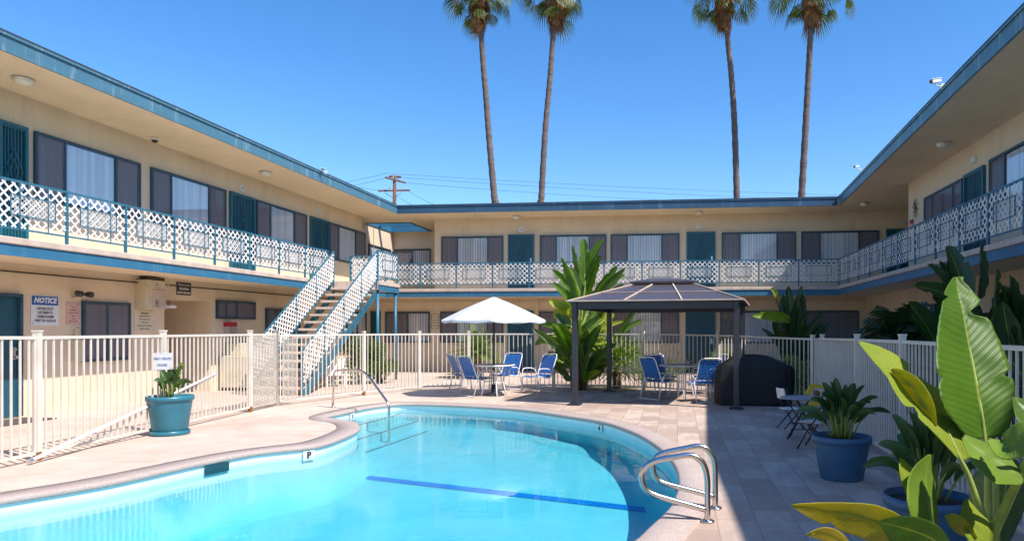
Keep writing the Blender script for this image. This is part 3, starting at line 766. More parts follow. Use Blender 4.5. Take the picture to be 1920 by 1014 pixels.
# ------------------------------------------------------------------ staircase
st = thing('staircase', 'outside staircase with concrete treads and white lattice rails rising to the balcony landing', 'staircase', (-8.9, 15, 0))
SX0, SX1 = -9.62, -8.36; Y0s, Y1s = 14.75, 18.6; NR = 15; rise = Z2/NR; run = (Y1s-Y0s)/(NR-1)
for i in range(NR-1):
    z = rise*(i+1); y = Y0s + run*i
    mb = MB(); mb.box((SX0+.05, y-.02, z-.06), (SX1-.04, y+.27, z)); mb.build('tread', M['tread'], st, bevel=.008)
sl = math.atan2(Z2-rise, Y1s-Y0s)
for x in (SX0+.02, SX1-.02):
    mb = MB(); h = .13
    P = [(Y0s-.05, 0), (Y0s+.32, 0), (Y1s, Z2-rise-.30), (Y1s, Z2-.12), (Y1s-.10, Z2-.14), (Y0s-.05, .16)]
    vs = [(x-.02, a, b) for a, b in P] + [(x+.02, a, b) for a, b in P]; n = len(P)
    # only a narrow stringer under the treads
    P2 = [(Y0s+.04, 0), (Y0s+.26, 0), (Y1s, Z2-rise-.26), (Y1s, Z2-.25), (Y0s+.04, .10)]
    n = len(P2); vs = [(x-.014, a, b) for a, b in P2] + [(x+.014, a, b) for a, b in P2]
    mb.add(vs, [tuple(range(n))[::-1], tuple(range(n, 2*n))] + [(i, (i+1) % n, n+(i+1) % n, n+i) for i in range(n)])
    mb.build('stringer', M['stair_steel'], st, fix=True)
def FS(x): return lambda u, d, z: (x+d, u, z)
for x, ru in ((SX0-.0, 0), (SX1+.0, 0)):
    Fx = FS(x); zl = lambda y: rise + (y-Y0s)*(Z2-rise)/(Y1s-Y0s)
    a, b = Y0s-.02, Y1s+.0; mb = MB()
    mb.beam(Fx(a, 0, zl(a)+.84), Fx(b, 0, zl(b)+.84), .028, .028); mb.beam(Fx(a, 0, zl(a)+.04), Fx(b, 0, zl(b)+.04), .025, .03)
    rl = mb.build('stair_railing', M['blue'], st)
    p = MB(); lattice(p, Fx, [(a, zl(a)+.06), (b, zl(b)+.06), (b, zl(b)+.82), (a, zl(a)+.82)], .108, .035, .007, rot=sl, d0=.0)
    p.build('lattice_panel', M['lattice'], rl)
    k = 4
    for i in range(k+1):
        y = a+(b-a)*i/k; p = MB(); p.box(Fx(y-.016, -.016, zl(y)-(.2 if i else zl(y))), Fx(y+.016, .0165, zl(y)+.82)); p.build('railing_post', M['blue'], rl)
LX, LY0, LY1 = -8.3, 18.6, 20.0
mb = MB(); mb.box((EL+.046, LY0, Z0+.03), (LX-.02, LY1-.02, Z2-.0)); mb.build('landing', M['tread'], st)
mb = MB(); mb.box((LX-.02, LY0, Z0), (LX+.01, LY1, Z1)); mb.box((EL+.046, LY1-.02, Z0), (LX-.02, LY1+.005, Z1)); mb.build('blue_band', M['band'], st)
mb = MB(); mb.box((LX-.019, LY0, Z1), (LX+.035, LY1+.03, Z2+.004)); mb.build('landing_curb', M['curb'], st)
for y in (LY0+.08, LY1-.08):
    mb = MB(); mb.tube([(LX-.07, y, 0), (LX-.07, y, Z0+.03)], .045, 14); mb.build('column', simple('column_blue_paint', (.03, .15, .24), .45, .1, 4) if 'column' not in M else M['column'], st, smooth=True)
def FLa(u, d, z): return (LX-.04+d, u, z)
railing(st, FLa, LY0+.03, 1, LY1-LY0-.06, 'LA')
def FLb(u, d, z): return (u, LY1-.04+d, z)
railing(st, FLb, EL-.05, 1, LX-.04-EL+.05, 'LB')
# ------------------------------------------------------------------ small wall and ceiling fixtures
def ceiling_light(p, z, label, r=.15):
    t = thing('ceiling_light', label, 'ceiling light', (p.x, p.y, z), group=None)
    MB().lathe([(0, -.0), (r*.95, 0), (r, -.015), (r*.97, -.035), (r*.9, -.036)], (p.x, p.y, z)).build('base_ring', M['alu'], t, smooth=True)
    MB().lathe([(r*.9, -.03), (r*.88, -.055), (r*.7, -.085), (r*.4, -.105), (0, -.112)], (p.x, p.y, z)).build('diffuser', M['glass_lamp'], t, smooth=True)
for px, py, z, lb in ((43, 147, ZS, 'round frosted ceiling light under the left roof eave, nearest the top left corner'),
                      (498, 322, ZS, 'round frosted ceiling light under the left eave above the closed teal door'),
                      (672, 414, ZS, 'round frosted ceiling light under the eave where left and back wings meet'),
                      (969, 405, ZS, 'round frosted ceiling light under the back eave above the door left of the banana plant'),
                      (1310, 397, ZS, 'round frosted ceiling light under the back eave above the gazebo'),
                      (1621, 380, ZS, 'round frosted ceiling light where the back and right eaves meet'),
                      (1768, 268, ZS, 'round frosted ceiling light under the right roof eave'),
                      (1610, 563, Z0+.03, 'round ceiling light below the right balcony above the feathery palm')):
    ceiling_light(G(px, py, z), z - .001, lb)
def wall_box_thing(name, label, cat, F, u, z, w, h, d, mat, group=None):
    t = thing(name, label, cat, F(u, 0, z), group=group); mb = MB(); fbox(mb, F, u-w/2, u+w/2, .001, d, z-h/2, z+h/2); return t, mb
def text_mesh(s, size, F, u, z, d, mat, parent, name='lettering', align='CENTER', sx=1.0, shear=0.0, flip=False, bold=0.0):
    cu = bpy.data.curves.new('t', 'FONT'); cu.body = s; cu.size = size; cu.align_x = align; cu.align_y = 'CENTER'; cu.shear = shear; cu.offset = bold
    cu.space_line = 1.15
    cu.resolution_u = 2
    o = bpy.data.objects.new('t', cu); col.objects.link(o)
    dg = bpy.context.evaluated_depsgraph_get(); me = bpy.data.meshes.new_from_object(o.evaluated_get(dg))
    bpy.data.objects.remove(o); bpy.data.curves.remove(cu)
    off = root_loc(parent)
    for v in me.vertices:
        x = -v.co.x if flip else v.co.x
        v.co = Vector(F(u + x*sx, d, z + v.co.y)) - off
    me.materials.clear(); me.materials.append(mat)
    for p in me.polygons: p.material_index = 0
    o = bpy.data.objects.new(name, me); col.objects.link(o); o.parent = parent; return o
def sign(name, label, F, px0, py0, px1, py1, mat, onp, flip=False, d=.012, pname='board'):
    a, b = onp(px0, py0), onp(px1, py1)
    ua = a.y if F in (ML, MR) else a.x; ub = b.y if F in (ML, MR) else b.x
    z1, z0 = a.z, b.z; u0, u1 = min(ua, ub), max(ua, ub)
    t = thing(name, label, 'sign', F((u0+u1)/2, 0, z0)); mb = MB(); fbox(mb, F, u0, u1, .002, d, z0, z1); mb.build(pname, mat, t)
    return t, u0, u1, z0, z1
pL = lambda x, y: onX(WL, x, y)
pB = lambda x, y: onY(WB, x, y)
# NOTICE sign
t, u0, u1, z0, z1 = sign('notice_sign', 'large white notice sign with blue NOTICE header beside the left teal door', ML, 57, 552.5, 109, 610.5, M['sign_white'], pL)
h = z1-z0; w = u1-u0; cu = (u0+u1)/2
mb = MB(); fbox(mb, ML, u0+.012, u1-.012, .0125, .014, z1-h*.32, z1-.012); mb.build('blue_header', M['sign_blue'], t)
text_mesh('NOTICE', h*.235, ML, cu, z1-h*.17, .0155, M['sign_white'], t, sx=.95, shear=.25, bold=.006)
for i, s in enumerate(('DEIHECKGY', 'DETBBNTS', 'CEIBNGAIIM', 'WERTOR ALEUNS')):
    text_mesh(s, h*.125, ML, cu, z1-h*(.44+.132*i), .0135, M['black'], t, sx=.92 if i < 3 else .78, bold=.002)
mb = MB(); fbox(mb, ML, u0+.02, u0+.026, .0125, .0135, z0+.03, z0+.07); fbox(mb, ML, u0+.026, u0+.05, .0125, .0134, z0+.03, z0+.036); mb.build('corner_mark', M['black'], t)
# pink sign
t, u0, u1, z0, z1 = sign('small_sign', 'faded pink sign with red lines of text under the floodlight', ML, 123.5, 566, 149, 608.5, M['sign_pink'], pL)
h = z1-z0; cu = (u0+u1)/2
for i, (s, k, m) in enumerate((('8', .10, 'black'), ('Lahobiar', .06, 'black'), ('OHDROLEF', .085, 'sign_red'), ('BADAUTCNABI', .075, 'sign_red'), ('cuhonmaen', .05, 'black'), ('ponariubu', .05, 'black'), ('SUATE IC BAI SM', .065, 'sign_red'))):
    text_mesh(s, h*k, ML, cu + (.08 if i == 0 else 0), z1-h*(.10+.125*i), .0135, M[m], t, sx=.85, bold=.001)
# dark sign above passage
t, u0, u1, z0, z1 = sign('small_sign', 'dark brown sign with three pale lines above the passage opening', ML, 330.5, 528, 357.5, 554, M['sign_brown'], pL)
h = z1-z0; cu = (u0+u1)/2
for i, s in enumerate(('Dorus oou', 'Grurfwe', 'aoot oooou')): text_mesh(s, h*.27, ML, cu, z1-h*(.22+.29*i), .0135, M['sign_white'], t, sx=1.1, bold=.003)
# cream notice board with text under the electrical cabinet
t, u0, u1, z0, z1 = sign('notice_board', 'cream notice board of small printed lines below the wall cabinet', ML, 251, 581, 288.5, 620, M['sign_tan'], pL)
h = z1-z0; cu = (u0+u1)/2
for i, (s, k) in enumerate((('Nexopa', .17), ('COUMBNSHES UNITEK', .08), ('SHAVIC FEES TOUR', .08), ('BORTOTEM', .08), ('BOUGOUCEST OUTDOING', .08), ('NORTHS TOULOR', .08))):
    text_mesh(s, h*k, ML, cu, z1-h*(.13+.155*i), .0135, M['stem_dark'], t, sx=.95, bold=.001)
# wall cabinet
a, b = pL(254, 524), pL(299, 581)
t = thing('utility_cabinet', 'cream metal electrical cabinet mounted high on the wall left of the passage', 'cabinet', (WL, (a.y+b.y)/2, b.z))
u0, u1, z0, z1 = a.y, b.y, b.z, a.z
mb = MB(); fbox(mb, ML, u0, u1-.12, .0, .24, z0, z1); mb.build('cabinet_body', M['beige_metal'], t, bevel=.01)
mb = MB(); fbox(mb, ML, u0+.18, u1-.13, .2405, .262, z0+.02, z1-.2); mb.build('cabinet_door', M['curb'], t, bevel=.006)
for k in range(2):
    for i in range(5):
        mb = MB(); x = u0+.22+.33*k; fbox(mb, ML, x, x+.09, .262, .264, z0+.07+i*.028, z0+.082+i*.028)
        if i == 0: vent = mb
        else: vent.add(mb.v, mb.f)
    vent.build('vent_slots', M['black'], t)
for k in range(2):
    p = ML(u0+.28+.3*k, .25, z1-.09); MB().tube([p, (p[0]+.03, p[1], p[2])], .025, 10).build('knockout', M['alu'], t)
mb = MB(); fbox(mb, ML, u0+.1, u1-.1, .02, .2, z1+.001, z1+.07); mb.build('conduit_head', M['stem_dark'], t)
mb = MB(); mb.tube([ML(u1-.03, .05, z1+.02), ML(u1+.10, .05, z1-.35), ML(u1+.14, .05, z1-.47)], .012, 6); mb.build('cable', M['stem_dark'], t)
mb = MB(); fbox(mb, ML, u1-.06, u1+.30, .02, .16, z1-.56, z1-.50); mb.build('awning_lamp', M['white_plastic'], t)
# floodlight
a = pL(136, 553)
t = thing('flood_light', 'twin dark floodlight on a pale box above the pink sign', 'floodlight', tuple(a))
mb = MB(); u, z = a.y, a.z
mb.lathe([(0, 0), (.06, .0), (.07, .03), (.04, .06), (0, .06)], ML(u+.03, .06, z-.07)); mb.build('junction_box', M['beige_metal'], t, smooth=True)
for k, dx in ((0, -.07), (1, .13)):
    p = Vector(ML(u+.02, .08, z-.02)); q = Vector(ML(u+dx, .13, z+.05-.03*k)); e = q + (Vector(ML(u+dx*1.2, .26, z+.01)) - q)
    MB().tube([p, q, q+(e-q)*.2, q+(e-q)*.9, e], [.018, .02, .045, .058, .056], 12).build('lamp_head', M['dark_metal'], t, smooth=True)
# domes, number plaques, cameras
for F, px, py, lb in ((ML, 452, 353, 'small pale door number plaque above the closed teal door on the left balcony'), (ML, 597, 395, 'small pale door number plaque above the teal door nearest the stairs'),
                      (MBk, 978, 431, 'round pale number plaque above the back door left of the banana plant'), (MBk, 1310, 424, 'round pale number plaque above the back balcony door over the gazebo'),
                      (MBk, 1690, 415, 'small pale number plaque above the door at the right end of the back balcony')):
    p = (pL if F is ML else pB)(px, py); u = p.y if F is ML else p.x
    t = thing('number_plaque', lb, 'plaque', tuple(p), group='door number plaques')
    if F is MBk and px < 1500:
        mb = MB(); mb.tube([F(u, 0, p.z), F(u, .02, p.z)], .095, 18); mb.build('plate', M['sign_white'], t)
    else:
        mb = MB(); fbox(mb, F, u-.08, u+.08, 0, .03, p.z-.07, p.z+.07); mb.build('plate', M['sign_white'], t)
    text_mesh({452: '14', 597: '15', 978: '19', 1310: '22'}.get(px, '25'), .11, F, u, p.z, .0315 if not (F is MBk and px < 1500) else .0215, M['black'], t, name='number')
p = onX(WR, 1829, 300); t = thing('number_plaque', 'small boxy number lamp above the teal door on the right balcony', 'plaque', tuple(p), group='door number plaques')
mb = MB(); fbox(mb, MR, p.y-.09, p.y+.09, 0, .07, p.z-.06, p.z+.06); mb.build('plate', M['sign_white'], t, bevel=.01)
def dome_cam(px, py, label):
    p = onX(WL+.12, px, py); z = ZS
    q = G(px, py+2, ZS-.06)
    t = thing('dome_camera', label, 'camera', (q.x, q.y, ZS))
    MB().lathe([(0, 0), (.075, 0), (.075, -.04), (.06, -.05)], (q.x, q.y, ZS-.001), 20).build('mount', M['white_plastic'], t, smooth=True)
    MB().lathe([(.06, -.045), (.055, -.075), (.03, -.1), (0, -.108)], (q.x, q.y, ZS-.001), 20).build('lens_dome', M['black'], t, smooth=True)
dome_cam(290, 262, 'white dome security camera under the left eave between two balcony windows')
def bullet_cam(base, aim, label, s=1.0):
    t = thing('security_camera', label, 'camera', tuple(base)); b = Vector(base); a = Vector(aim).normalized()
    MB().beam(b - Vector((0, 0, .07*s)), b + Vector((0, 0, .07*s)), .03*s, .09*s, up=(1, 0, 0)).build('bracket_plate', M['white_plastic'], t)
    j = b + Vector((-.17*s, 0, .03*s)); MB().tube([b, b+Vector((-.09*s, 0, 0)), j, j+Vector((0, 0, .07*s))], .018*s, 8).build('arm', M['white_plastic'], t, smooth=True)
    c = j + Vector((0, 0, .10*s))
    hd = MB().beam(c - a*.16*s, c + a*.17*s, .10*s, .09*s).build('housing', M['white_plastic'], t, bevel=.012)
    MB().beam(c - a*.15*s + Vector((0, 0, .055*s)), c + a*.22*s + Vector((0, 0, .055*s)), .13*s, .012*s).build('sun_shield', M['white_plastic'], t)
    MB().tube([c + a*.171*s, c + a*.19*s], .035*s, 12).build('lens', M['black'], t)
py_ = onX(4.47, 1768, 160)
for _ in range(6):
    ex = 4.42 + max(0, (py_.y-7))/5*.20; py_ = onX(ex-.01, 1768, 162)
bullet_cam((py_.x, py_.y, py_.z), (-.75, -.5, -.25), 'white bullet security camera on the right roof fascia', .72)
pf = onY(RB-.1, 1612, 338)
q = onX(4.78, 1612, 342); bullet_cam((4.80, q.y, ZT-.03), (-.6, -.6, -.2), 'tiny white security camera far along the right roof edge', .6)
q = onX(-9.5, 604, 338); bullet_cam((RE+.17, q.y, ZT-.02), (.5, -.7, -.2), 'small grey security camera on the left roof fascia above the stairs', .6)
# wall ornaments on the right upper wall
p = onX(WR, 1719, 390); t = thing('wall_ornament', 'dark wire flower ornament on the right upper wall corner', 'ornament', tuple(p)); mb = MB()
for i in range(10):
    a = 2*math.pi*i/10; r = .22
    mb.tube([MR(p.y, .03, p.z), MR(p.y+math.cos(a)*r*.5, .05, p.z+math.sin(a)*r*.6), MR(p.y+math.cos(a+.3)*r, .03, p.z+math.sin(a+.3)*r*1.2)], .008, 5)
mb.lathe([(0, -.02), (.04, 0), (0, .02)], MR(p.y, .04, p.z), 8); mb.build('wire_petals', M['stem_dark'], t)
p = onX(WR, 1712, 420); t, mb = wall_box_thing('door_sign', 'small reddish card on the right upper wall under the flower ornament', 'sign', MR, p.y+.1, p.z, .28, .26, .012, None); mb.build('board', M['sign_red'], t)
mb = MB(); fbox(mb, MR, p.y, p.y+.2, .0125, .014, p.z-.10, p.z+.02); mb.build('printed_panel', M['sign_pink'], t)
# fire alarm box, plaques
p = pL(426, 612); t = thing('fire_extinguisher_box', 'red topped extinguisher case on the left wall below the strip window', 'extinguisher box', tuple(p))
mb = MB(); fbox(mb, ML, p.y-.14, p.y+.14, 0, .16, p.z-.38, p.z+.0); mb.build('case', M['alu'], t); mb = MB(); fbox(mb, ML, p.y-.145, p.y+.145, 0, .165, p.z+.0005, p.z+.11); mb.build('red_header', simple('fire_red', (.42, .02, .03), .4, .05), t)
p = pL(137, 655); t = thing('wall_conduit', 'tall pale metal box with a pipe on the left wall under the pink sign', 'conduit', tuple(p))
mb = MB(); fbox(mb, ML, p.y-.09, p.y+.11, 0, .12, p.z-.22, p.z+.18); mb.build('metal_box', M['beige_metal'], t, bevel=.01)
MB().tube([ML(p.y+.0, .06, p.z+.18), ML(p.y, .06, p.z+.36), ML(p.y+.05, .06, p.z+.40)], .022, 8).build('pipe', M['beige_metal'], t, smooth=True)
t, u0, u1, z0, z1 = sign('wall_plaque', 'wooden two panel plaque on the back wall between the first two lower windows', MBk, 808, 587, 824, 618, M['sign_tan'], pB)
for k in (0, 1):
    zc = z0 + (z1-z0)*(.25+.5*k); mb = MB()
    for (x0, x1, y0, y1) in ((u0+.02, u1-.02, zc+.10, zc+.115), (u0+.02, u1-.02, zc-.115, zc-.10), (u0+.02, u0+.035, zc-.1, zc+.1), (u1-.035, u1-.02, zc-.1, zc+.1)): fbox(mb, MBk, x0, x1, .0125, .02, y0, y1)
    mb.build('dark_border', M['sign_brown'], t)
    text_mesh(('Wbe', 'Tuc')[k], .11, MBk, (u0+u1)/2, zc, .0135, M['sign_brown'], t, sx=.9)
# cream cooler cabinet beside the passage
b = G(437, 738); t = thing('cooler_cabinet', 'cream metal cabinet with louvred panels standing against the left wall by the stairs', 'cabinet', (WL+.45, b.y, 0))
y0, y1 = uL(402)+.1, uL(402)+1.75
mb = MB(); mb.box((WL+.06, y0, .08), (WL+.75, y1, .85)); mb.build('body', M['beige_metal'], t, bevel=.015)
mb = MB(); mb.box((WL+.05, y0+.25, .851), (WL+.45, y1-.5, 1.15)); mb.build('top_box', M['beige_metal'], t, bevel=.015)
for k in range(2):
    mb = MB()
    for i in range(5): mb.box((WL+.751, y0+.12+k*.8, .22+i*.06), (WL+.762, y0+.62+k*.8, .25+i*.06))
    mb.build('louvre', M['stem_dark'], t)
mb = MB(); mb.box((WL+.08, y0+.05, 0), (WL+.70, y1-.05, .079)); mb.build('plinth', M['stem_dark'], t)
# doormat
for (x0, y0, x1, y1, lb) in ((-40, 796, 58, 790, 'dark doormat in front of the left teal door'),):
    c = G(20, 792); t = MB(); t.box((WL+.25, c.y-.45, .004), (WL+.85, c.y+.5, .022)); tag(t.build('doormat', simple('mat_rubber', (.10, .08, .075), .95, .2, 30, bmp=.5)), lb, 'doormat')
# ------------------------------------------------------------------ fences
def fence_run(name, label, P, H, posts=None, foot_rust=(), top_z=None, pitch=.112, mesh_bay=None, post_w=.065, cat='fence', gate=None):
    t = thing(name, label, cat, (P[0].x, P[0].y, 0))
    for i in range(len(P)-1):
        a, b = Vector((P[i].x, P[i].y, 0)), Vector((P[i+1].x, P[i+1].y, 0)); d = b-a; L = d.length; d.normalize()
        a2 = a + d*post_w*.5; b2 = b - d*post_w*.5; ha, hb = H[i], H[i+1]
        mb = MB(); mb.beam(a2+Vector((0,0,ha-.03)), b2+Vector((0,0,hb-.03)), .032, .036); mb.beam(a2+Vector((0,0,.085)), b2+Vector((0,0,.085)), .028, .032)
        mb.beam(a2+Vector((0,0,.08)), a2+Vector((0,0,ha-.02)), .02, .02, up=(d.x, d.y, 0)); mb.beam(b2+Vector((0,0,.08)), b2+Vector((0,0,hb-.02)), .02, .02, up=(d.x, d.y, 0)); r = mb.build('fence_panel' if gate != i else 'gate', M['fence'], t)
        n = max(2, round(L/pitch)); pk = MB()
        for k in range(1, n):
            q = a + d*(L*k/n); hh = ha+(hb-ha)*k/n; dv = d
            pk.beam(q+Vector((0,0,.102)), q+Vector((0,0,hh-.049)), .017, .017, up=(d.x, d.y, 0))
        pk.build('pickets', M['fence'], r)
        if mesh_bay and i in mesh_bay:
            f0, f1 = mesh_bay[i]; g = MB(); nn = Vector((d.y, -d.x, 0))*.016
            A = a + d*L*f0 + nn; B = a + d*L*f1 + nn; LL = (B-A).length
            for k in range(int(LL/.026)+1):
                q = A + d*(k*.026); g.beam(q+Vector((0,0,.1)), q+Vector((0,0,H[i]-.05)), .0055, .004, up=(d.x, d.y, 0))
            for k in range(int((H[i]-.15)/.026)):
                z = .1+k*.026; g.beam(A+Vector((0,0,z))+nn*.3, B+Vector((0,0,z))+nn*.3, .004, .0055)
            g.build('wire_mesh', M['fence'], r)
    for i, p in enumerate(P):
        if posts and i not in posts: continue
        h = H[i]+.035; w = post_w/2; d = (P[min(i+1, len(P)-1)]-P[max(i-1, 0)]).normalized(); up = (d.x, d.y, 0)
        mb = MB(); mb.beam(Vector((p.x, p.y, .10 if i in foot_rust else 0)), Vector((p.x, p.y, h)), post_w, post_w, up=up); mb.beam(Vector((p.x, p.y, h)), Vector((p.x, p.y, h+.02)), post_w*1.2, post_w*1.2, up=up)
        o = mb.build('fence_post', M['fence'] if not (gate is not None and i == gate+1) else M['alu'], t)
        if i in foot_rust:
            mb = MB(); mb.beam(Vector((p.x, p.y, 0)), Vector((p.x, p.y, .099)), post_w*.9, post_w*.9, up=up); mb.build('rusty_foot', M['rust'], o)
    return t
LP = [(-6.9, 2.7), (-7.05, 4.9)]
P = [Vector(p) for p in LP] + [G(x, y).to_2d() for x, y in ((70, 863), (306, 811), (469, 772), (518, 761))]
fence_run('pool_fence', 'cream picket fence with a mesh gate at the left side of the pool', P, [1.44, 1.44, 1.42, 1.42, 1.42, 1.42], foot_rust=(2, 4), mesh_bay={4: (0.05, .95)}, gate=4)
P = [G(x, y).to_2d() for x, y in ((518, 761), (682, 741), (786, 731), (879, 727.5), (1038, 727), (1206, 731), (1347, 741), (1524, 764))]
P[0] = P[0] + (P[1]-P[0]).normalized()*.06
fence_run('pool_fence', 'cream picket fence behind the umbrella table and gazebo at the back of the pool', P, [1.40]*6 + [1.38, 1.33], foot_rust=(1,), posts=(1, 2, 3, 4, 5, 6, 7), mesh_bay={0: (0.03, .18)})
X0 = P[-1].x; YY = P[-1].y
XN = 2.37
P = [Vector((X0+.02, YY-.04)), Vector((X0-.06, YY-1.15)), Vector((XN+.08, onX(XN+.08, 1607, 700).y)), Vector((XN+.03, onX(XN+.03, 1692, 700).y))]
X0 = XN
yy = P[-1].y
while yy > -1: yy -= 2.0; P.append(Vector((X0+.03, yy)))
fence_run('pool_fence', 'shaded pale picket fence on the right side behind the blue pots', P, [1.33, 1.35, 1.37] + [1.38]*(len(P)-3), posts=range(1, len(P)), pitch=.105)
# ------------------------------------------------------------------ leaning pole
z1_ = .76; a = at(60, 857, 7.62); a.z = .05; b = at(405, 700, 11.35)
t = thing('pool_pole', 'long white pool pole resting against the left fence behind the teal pot', 'pole', tuple(a))
MB().tube([a, a.lerp(b, .5)+Vector((0, 0, -.01)), b], .021, 10).build('tube', M['white_tube'], t, smooth=True)
d = (b-a).normalized(); MB().tube([a-d*.05, a+d*.005], .026, 10).build('end_cap', M['alu'], t)
# sign hanging on the fence
p = at(305, 677, 9.85); t = thing('fence_sign', 'small white sign hung on the fence above the teal pot plant', 'sign', tuple(p))
d = (G(306, 811)-G(70, 863)).normalized(); nn = Vector((d.y, -d.x, 0))
def FF(u, dd, z): q = p + cR*u - cF*dd + Vector((0, 0, z)); return (q.x, q.y, q.z)
mb = MB(); mb.add([FF(x, dd, z) for dd in (-.006, .006) for x, z in ((-.135, -.12), (.135, -.115), (.135, .12), (-.135, .118))], [(0,1,2,3), (7,6,5,4), (0,4,5,1), (1,5,6,2), (2,6,7,3), (3,7,4,0)]); mb.build('board', M['sign_white'], t, fix=True)
for s_, zz in (('ENBLIY CENCIPO', .035), ('SIGANED', -.055)): text_mesh(s_, .048, FF, 0, zz, .0075, M['sign_blue'], t, sx=.72, bold=.001)
MB().tube([FF(-.02, .008, .15), FF(0, .008, .11), FF(.02, .008, .15)], .005, 5).build('hook', M['alu'], t)
# ------------------------------------------------------------------ stainless rails
def bez(P, n=10):
    """rounded polyline: P = list of (point, radius)"""
    out = [P[0][0]]
    for i in range(1, len(P)-1):
        p, r = P[i]; a = (P[i-1][0]-p); b = (P[i+1][0]-p); ra = min(r, a.length*.49); rb = min(r, b.length*.49)
        s = p + a.normalized()*ra; e = p + b.normalized()*rb
        for k in range(n+1): u = k/n; out.append(s*(1-u)**2 + p*2*u*(1-u) + e*u*u)
    out.append(P[-1][0]); return out
def loop_rail(pxs, zc, base, name):
    t = thing('pool_handrail', name, 'handrail', tuple(G(*base)))
    P = [at(x, y, zc) for x, y in pxs]; b = G(*base); P[0] = b
    Q = []
    for i in range(len(P)-1):
        for k in range(6):
            u = k/6; p0, p1, p2, p3 = P[max(i-1, 0)], P[i], P[i+1], P[min(i+2, len(P)-1)]
            Q.append(.5*((2*p1) + (p2-p0)*u + (2*p0-5*p1+4*p2-p3)*u*u + (3*p1-p0-3*p2+p3)*u**3))
    Q.append(P[-1]); MB().tube(Q, .0235, 14).build('tube', M['steel'], t, smooth=True)
    MB().lathe([(.0, 0), (.055, 0), (.055, .012), (.035, .022), (.024, .022)], (b.x, b.y, .001), 20).build('base_flange', M['steel'], t, smooth=True)
z = 1.48*1300/(978-618); loop_rail([(1326, 978), (1326.5, 930), (1326, 896), (1320, 872), (1308, 858), (1291, 853), (1262, 857), (1228, 864), (1209, 876), (1203, 892), (1206, 909), (1216, 921), (1233, 929), (1275, 941), (1324, 955)], z, (1326.5, 978), 'nearer polished steel loop handrail at the right edge of the pool')
z = 1.48*1300/(953-618); loop_rail([(1341, 953), (1341, 900), (1340, 868), (1333, 850), (1322, 839), (1307, 836), (1285, 840), (1250, 847), (1232, 855), (1224, 869), (1225, 884), (1231, 896), (1245, 905), (1290, 917), (1339, 930)], z, (1341, 953), 'farther polished steel loop handrail at the right edge of the pool')
b = G(624, 764); t = thing('pool_handrail', 'single steel grab rail beside the pool steps at the left', 'handrail', tuple(b))
e = G(731.5, 789, WZ-.12); top = .80
d = (e-b); d.z = 0
P = [(b, 0), (Vector((b.x, b.y, top)), .15), (Vector((b.x, b.y, top)) + d*.50 + Vector((0, 0, .0)), .22), (Vector((e.x, e.y, .18)), .12), (Vector((e.x, e.y, -.7)), 0)]
P[2] = (at(682, 693, 12.75), .25); P[1] = (at(626, 694, 13.2), .12); P[3] = (at(729, 757, 12.2), .12)
P[4] = (Vector((P[3][0].x, P[3][0].y, -.6)), 0)
MB().tube(bez(P), .022, 12).build('tube', M['steel'], t, smooth=True)
MB().lathe([(0, 0), (.05, 0), (.05, .012), (.022, .02)], (b.x, b.y, .001), 16).build('base_flange', M['steel'], t, smooth=True)
# skimmer opening and depth tiles
def rim_frame(px, py):
    g = G(px, py).to_2d(); i = min(range(len(rim)), key=lambda k: (rim[k]-g).length)
    t_ = (rim[(i+1) % len(rim)]-rim[i-1]).normalized(); nn = Vector((t_.y, -t_.x)); p = rim[i]
    return p, t_, nn
def FR(px, py):
    p, t_, nn = rim_frame(px, py)
    def F(u, d_, z):
        q = p + nn*(.035-d_) + t_*(-u); return (q.x, q.y, z)
    return F
F = FR(396, 862)
t = thing('skimmer_opening', 'dark rectangular skimmer mouth in the waterline tile on the left', 'skimmer', F(0, 0, -.1))
w = .155
def fb(mb, F, u0, u1, d0, d1, z0, z1):
    vs = [F(u, d_, z) for z in (z0, z1) for (u, d_) in ((u0, d0), (u1, d0), (u1, d1), (u0, d1))]
    mb.add(vs, [(0,3,2,1),(4,5,6,7),(0,1,5,4),(1,2,6,5),(2,3,7,6),(3,0,4,7)]); return mb
mb = fb(MB(), F, -w, w, .026, .030, -.155, -.05); mb.build('mouth', simple('skimmer_shade_teal', (.008, .06, .08), .5, .1), t, fix=True)  # flat plate; the shade inside the skimmer is put into its dark colour
for px, py, s_, sz, lb in ((589, 838, 'P', .11, 'white depth marker tile with a dark P on the left waterline'), (664, 770, '3', .09, 'small depth marker figure by the pool steps'), (1122, 790, '4', .09, 'small depth marker tile on the far right waterline')):
    F = FR(px, py); t = thing('depth_marker', lb, 'depth marker', F(0, .03, -.1), group=None)
    mb = fb(MB(), F, -.075, .075, .022, .028, -.17, -.052); mb.build('tile', M['sign_white'], t, fix=True)
    text_mesh(s_, sz, F, 0, -.108, .030, M['black'], t, bold=.006, flip=(rim_frame(px, py)[2].y > 0) and False)
# ------------------------------------------------------------------ gazebo
fl, fr_ = G(1078, 759), G(1381, 767); bl, br_ = G(1105, 733), G(1391, 738)
cx = (fl+fr_+bl+br_)/4
ux = (fr_-fl).normalized(); 
gaz = thing('gazebo', 'dark metal gazebo with a hipped panel roof over the glass table', 'gazebo', (cx.x, cx.y, 0))
uy = Vector((-ux.y, ux.x, 0))
c0 = fl; W = (fr_-fl).length; D = 3.0
def FG(x, y, z): q = c0 + ux*x + uy*y; return Vector((q.x, q.y, z))
HE = 2.02
for x, y in ((0, 0), (W, 0), (0, D), (W, D)):
    p = FG(x, y, 0); mb = MB(); mb.beam(p, FG(x, y, HE), .105, .105, up=uy); o = mb.build('post', M['dark_metal'], gaz, bevel=.008)
    mb = MB(); mb.beam(p, FG(x, y, .03), .25, .25, up=uy); mb.build('foot_plate', M['dark_metal'], o)
mb = MB()
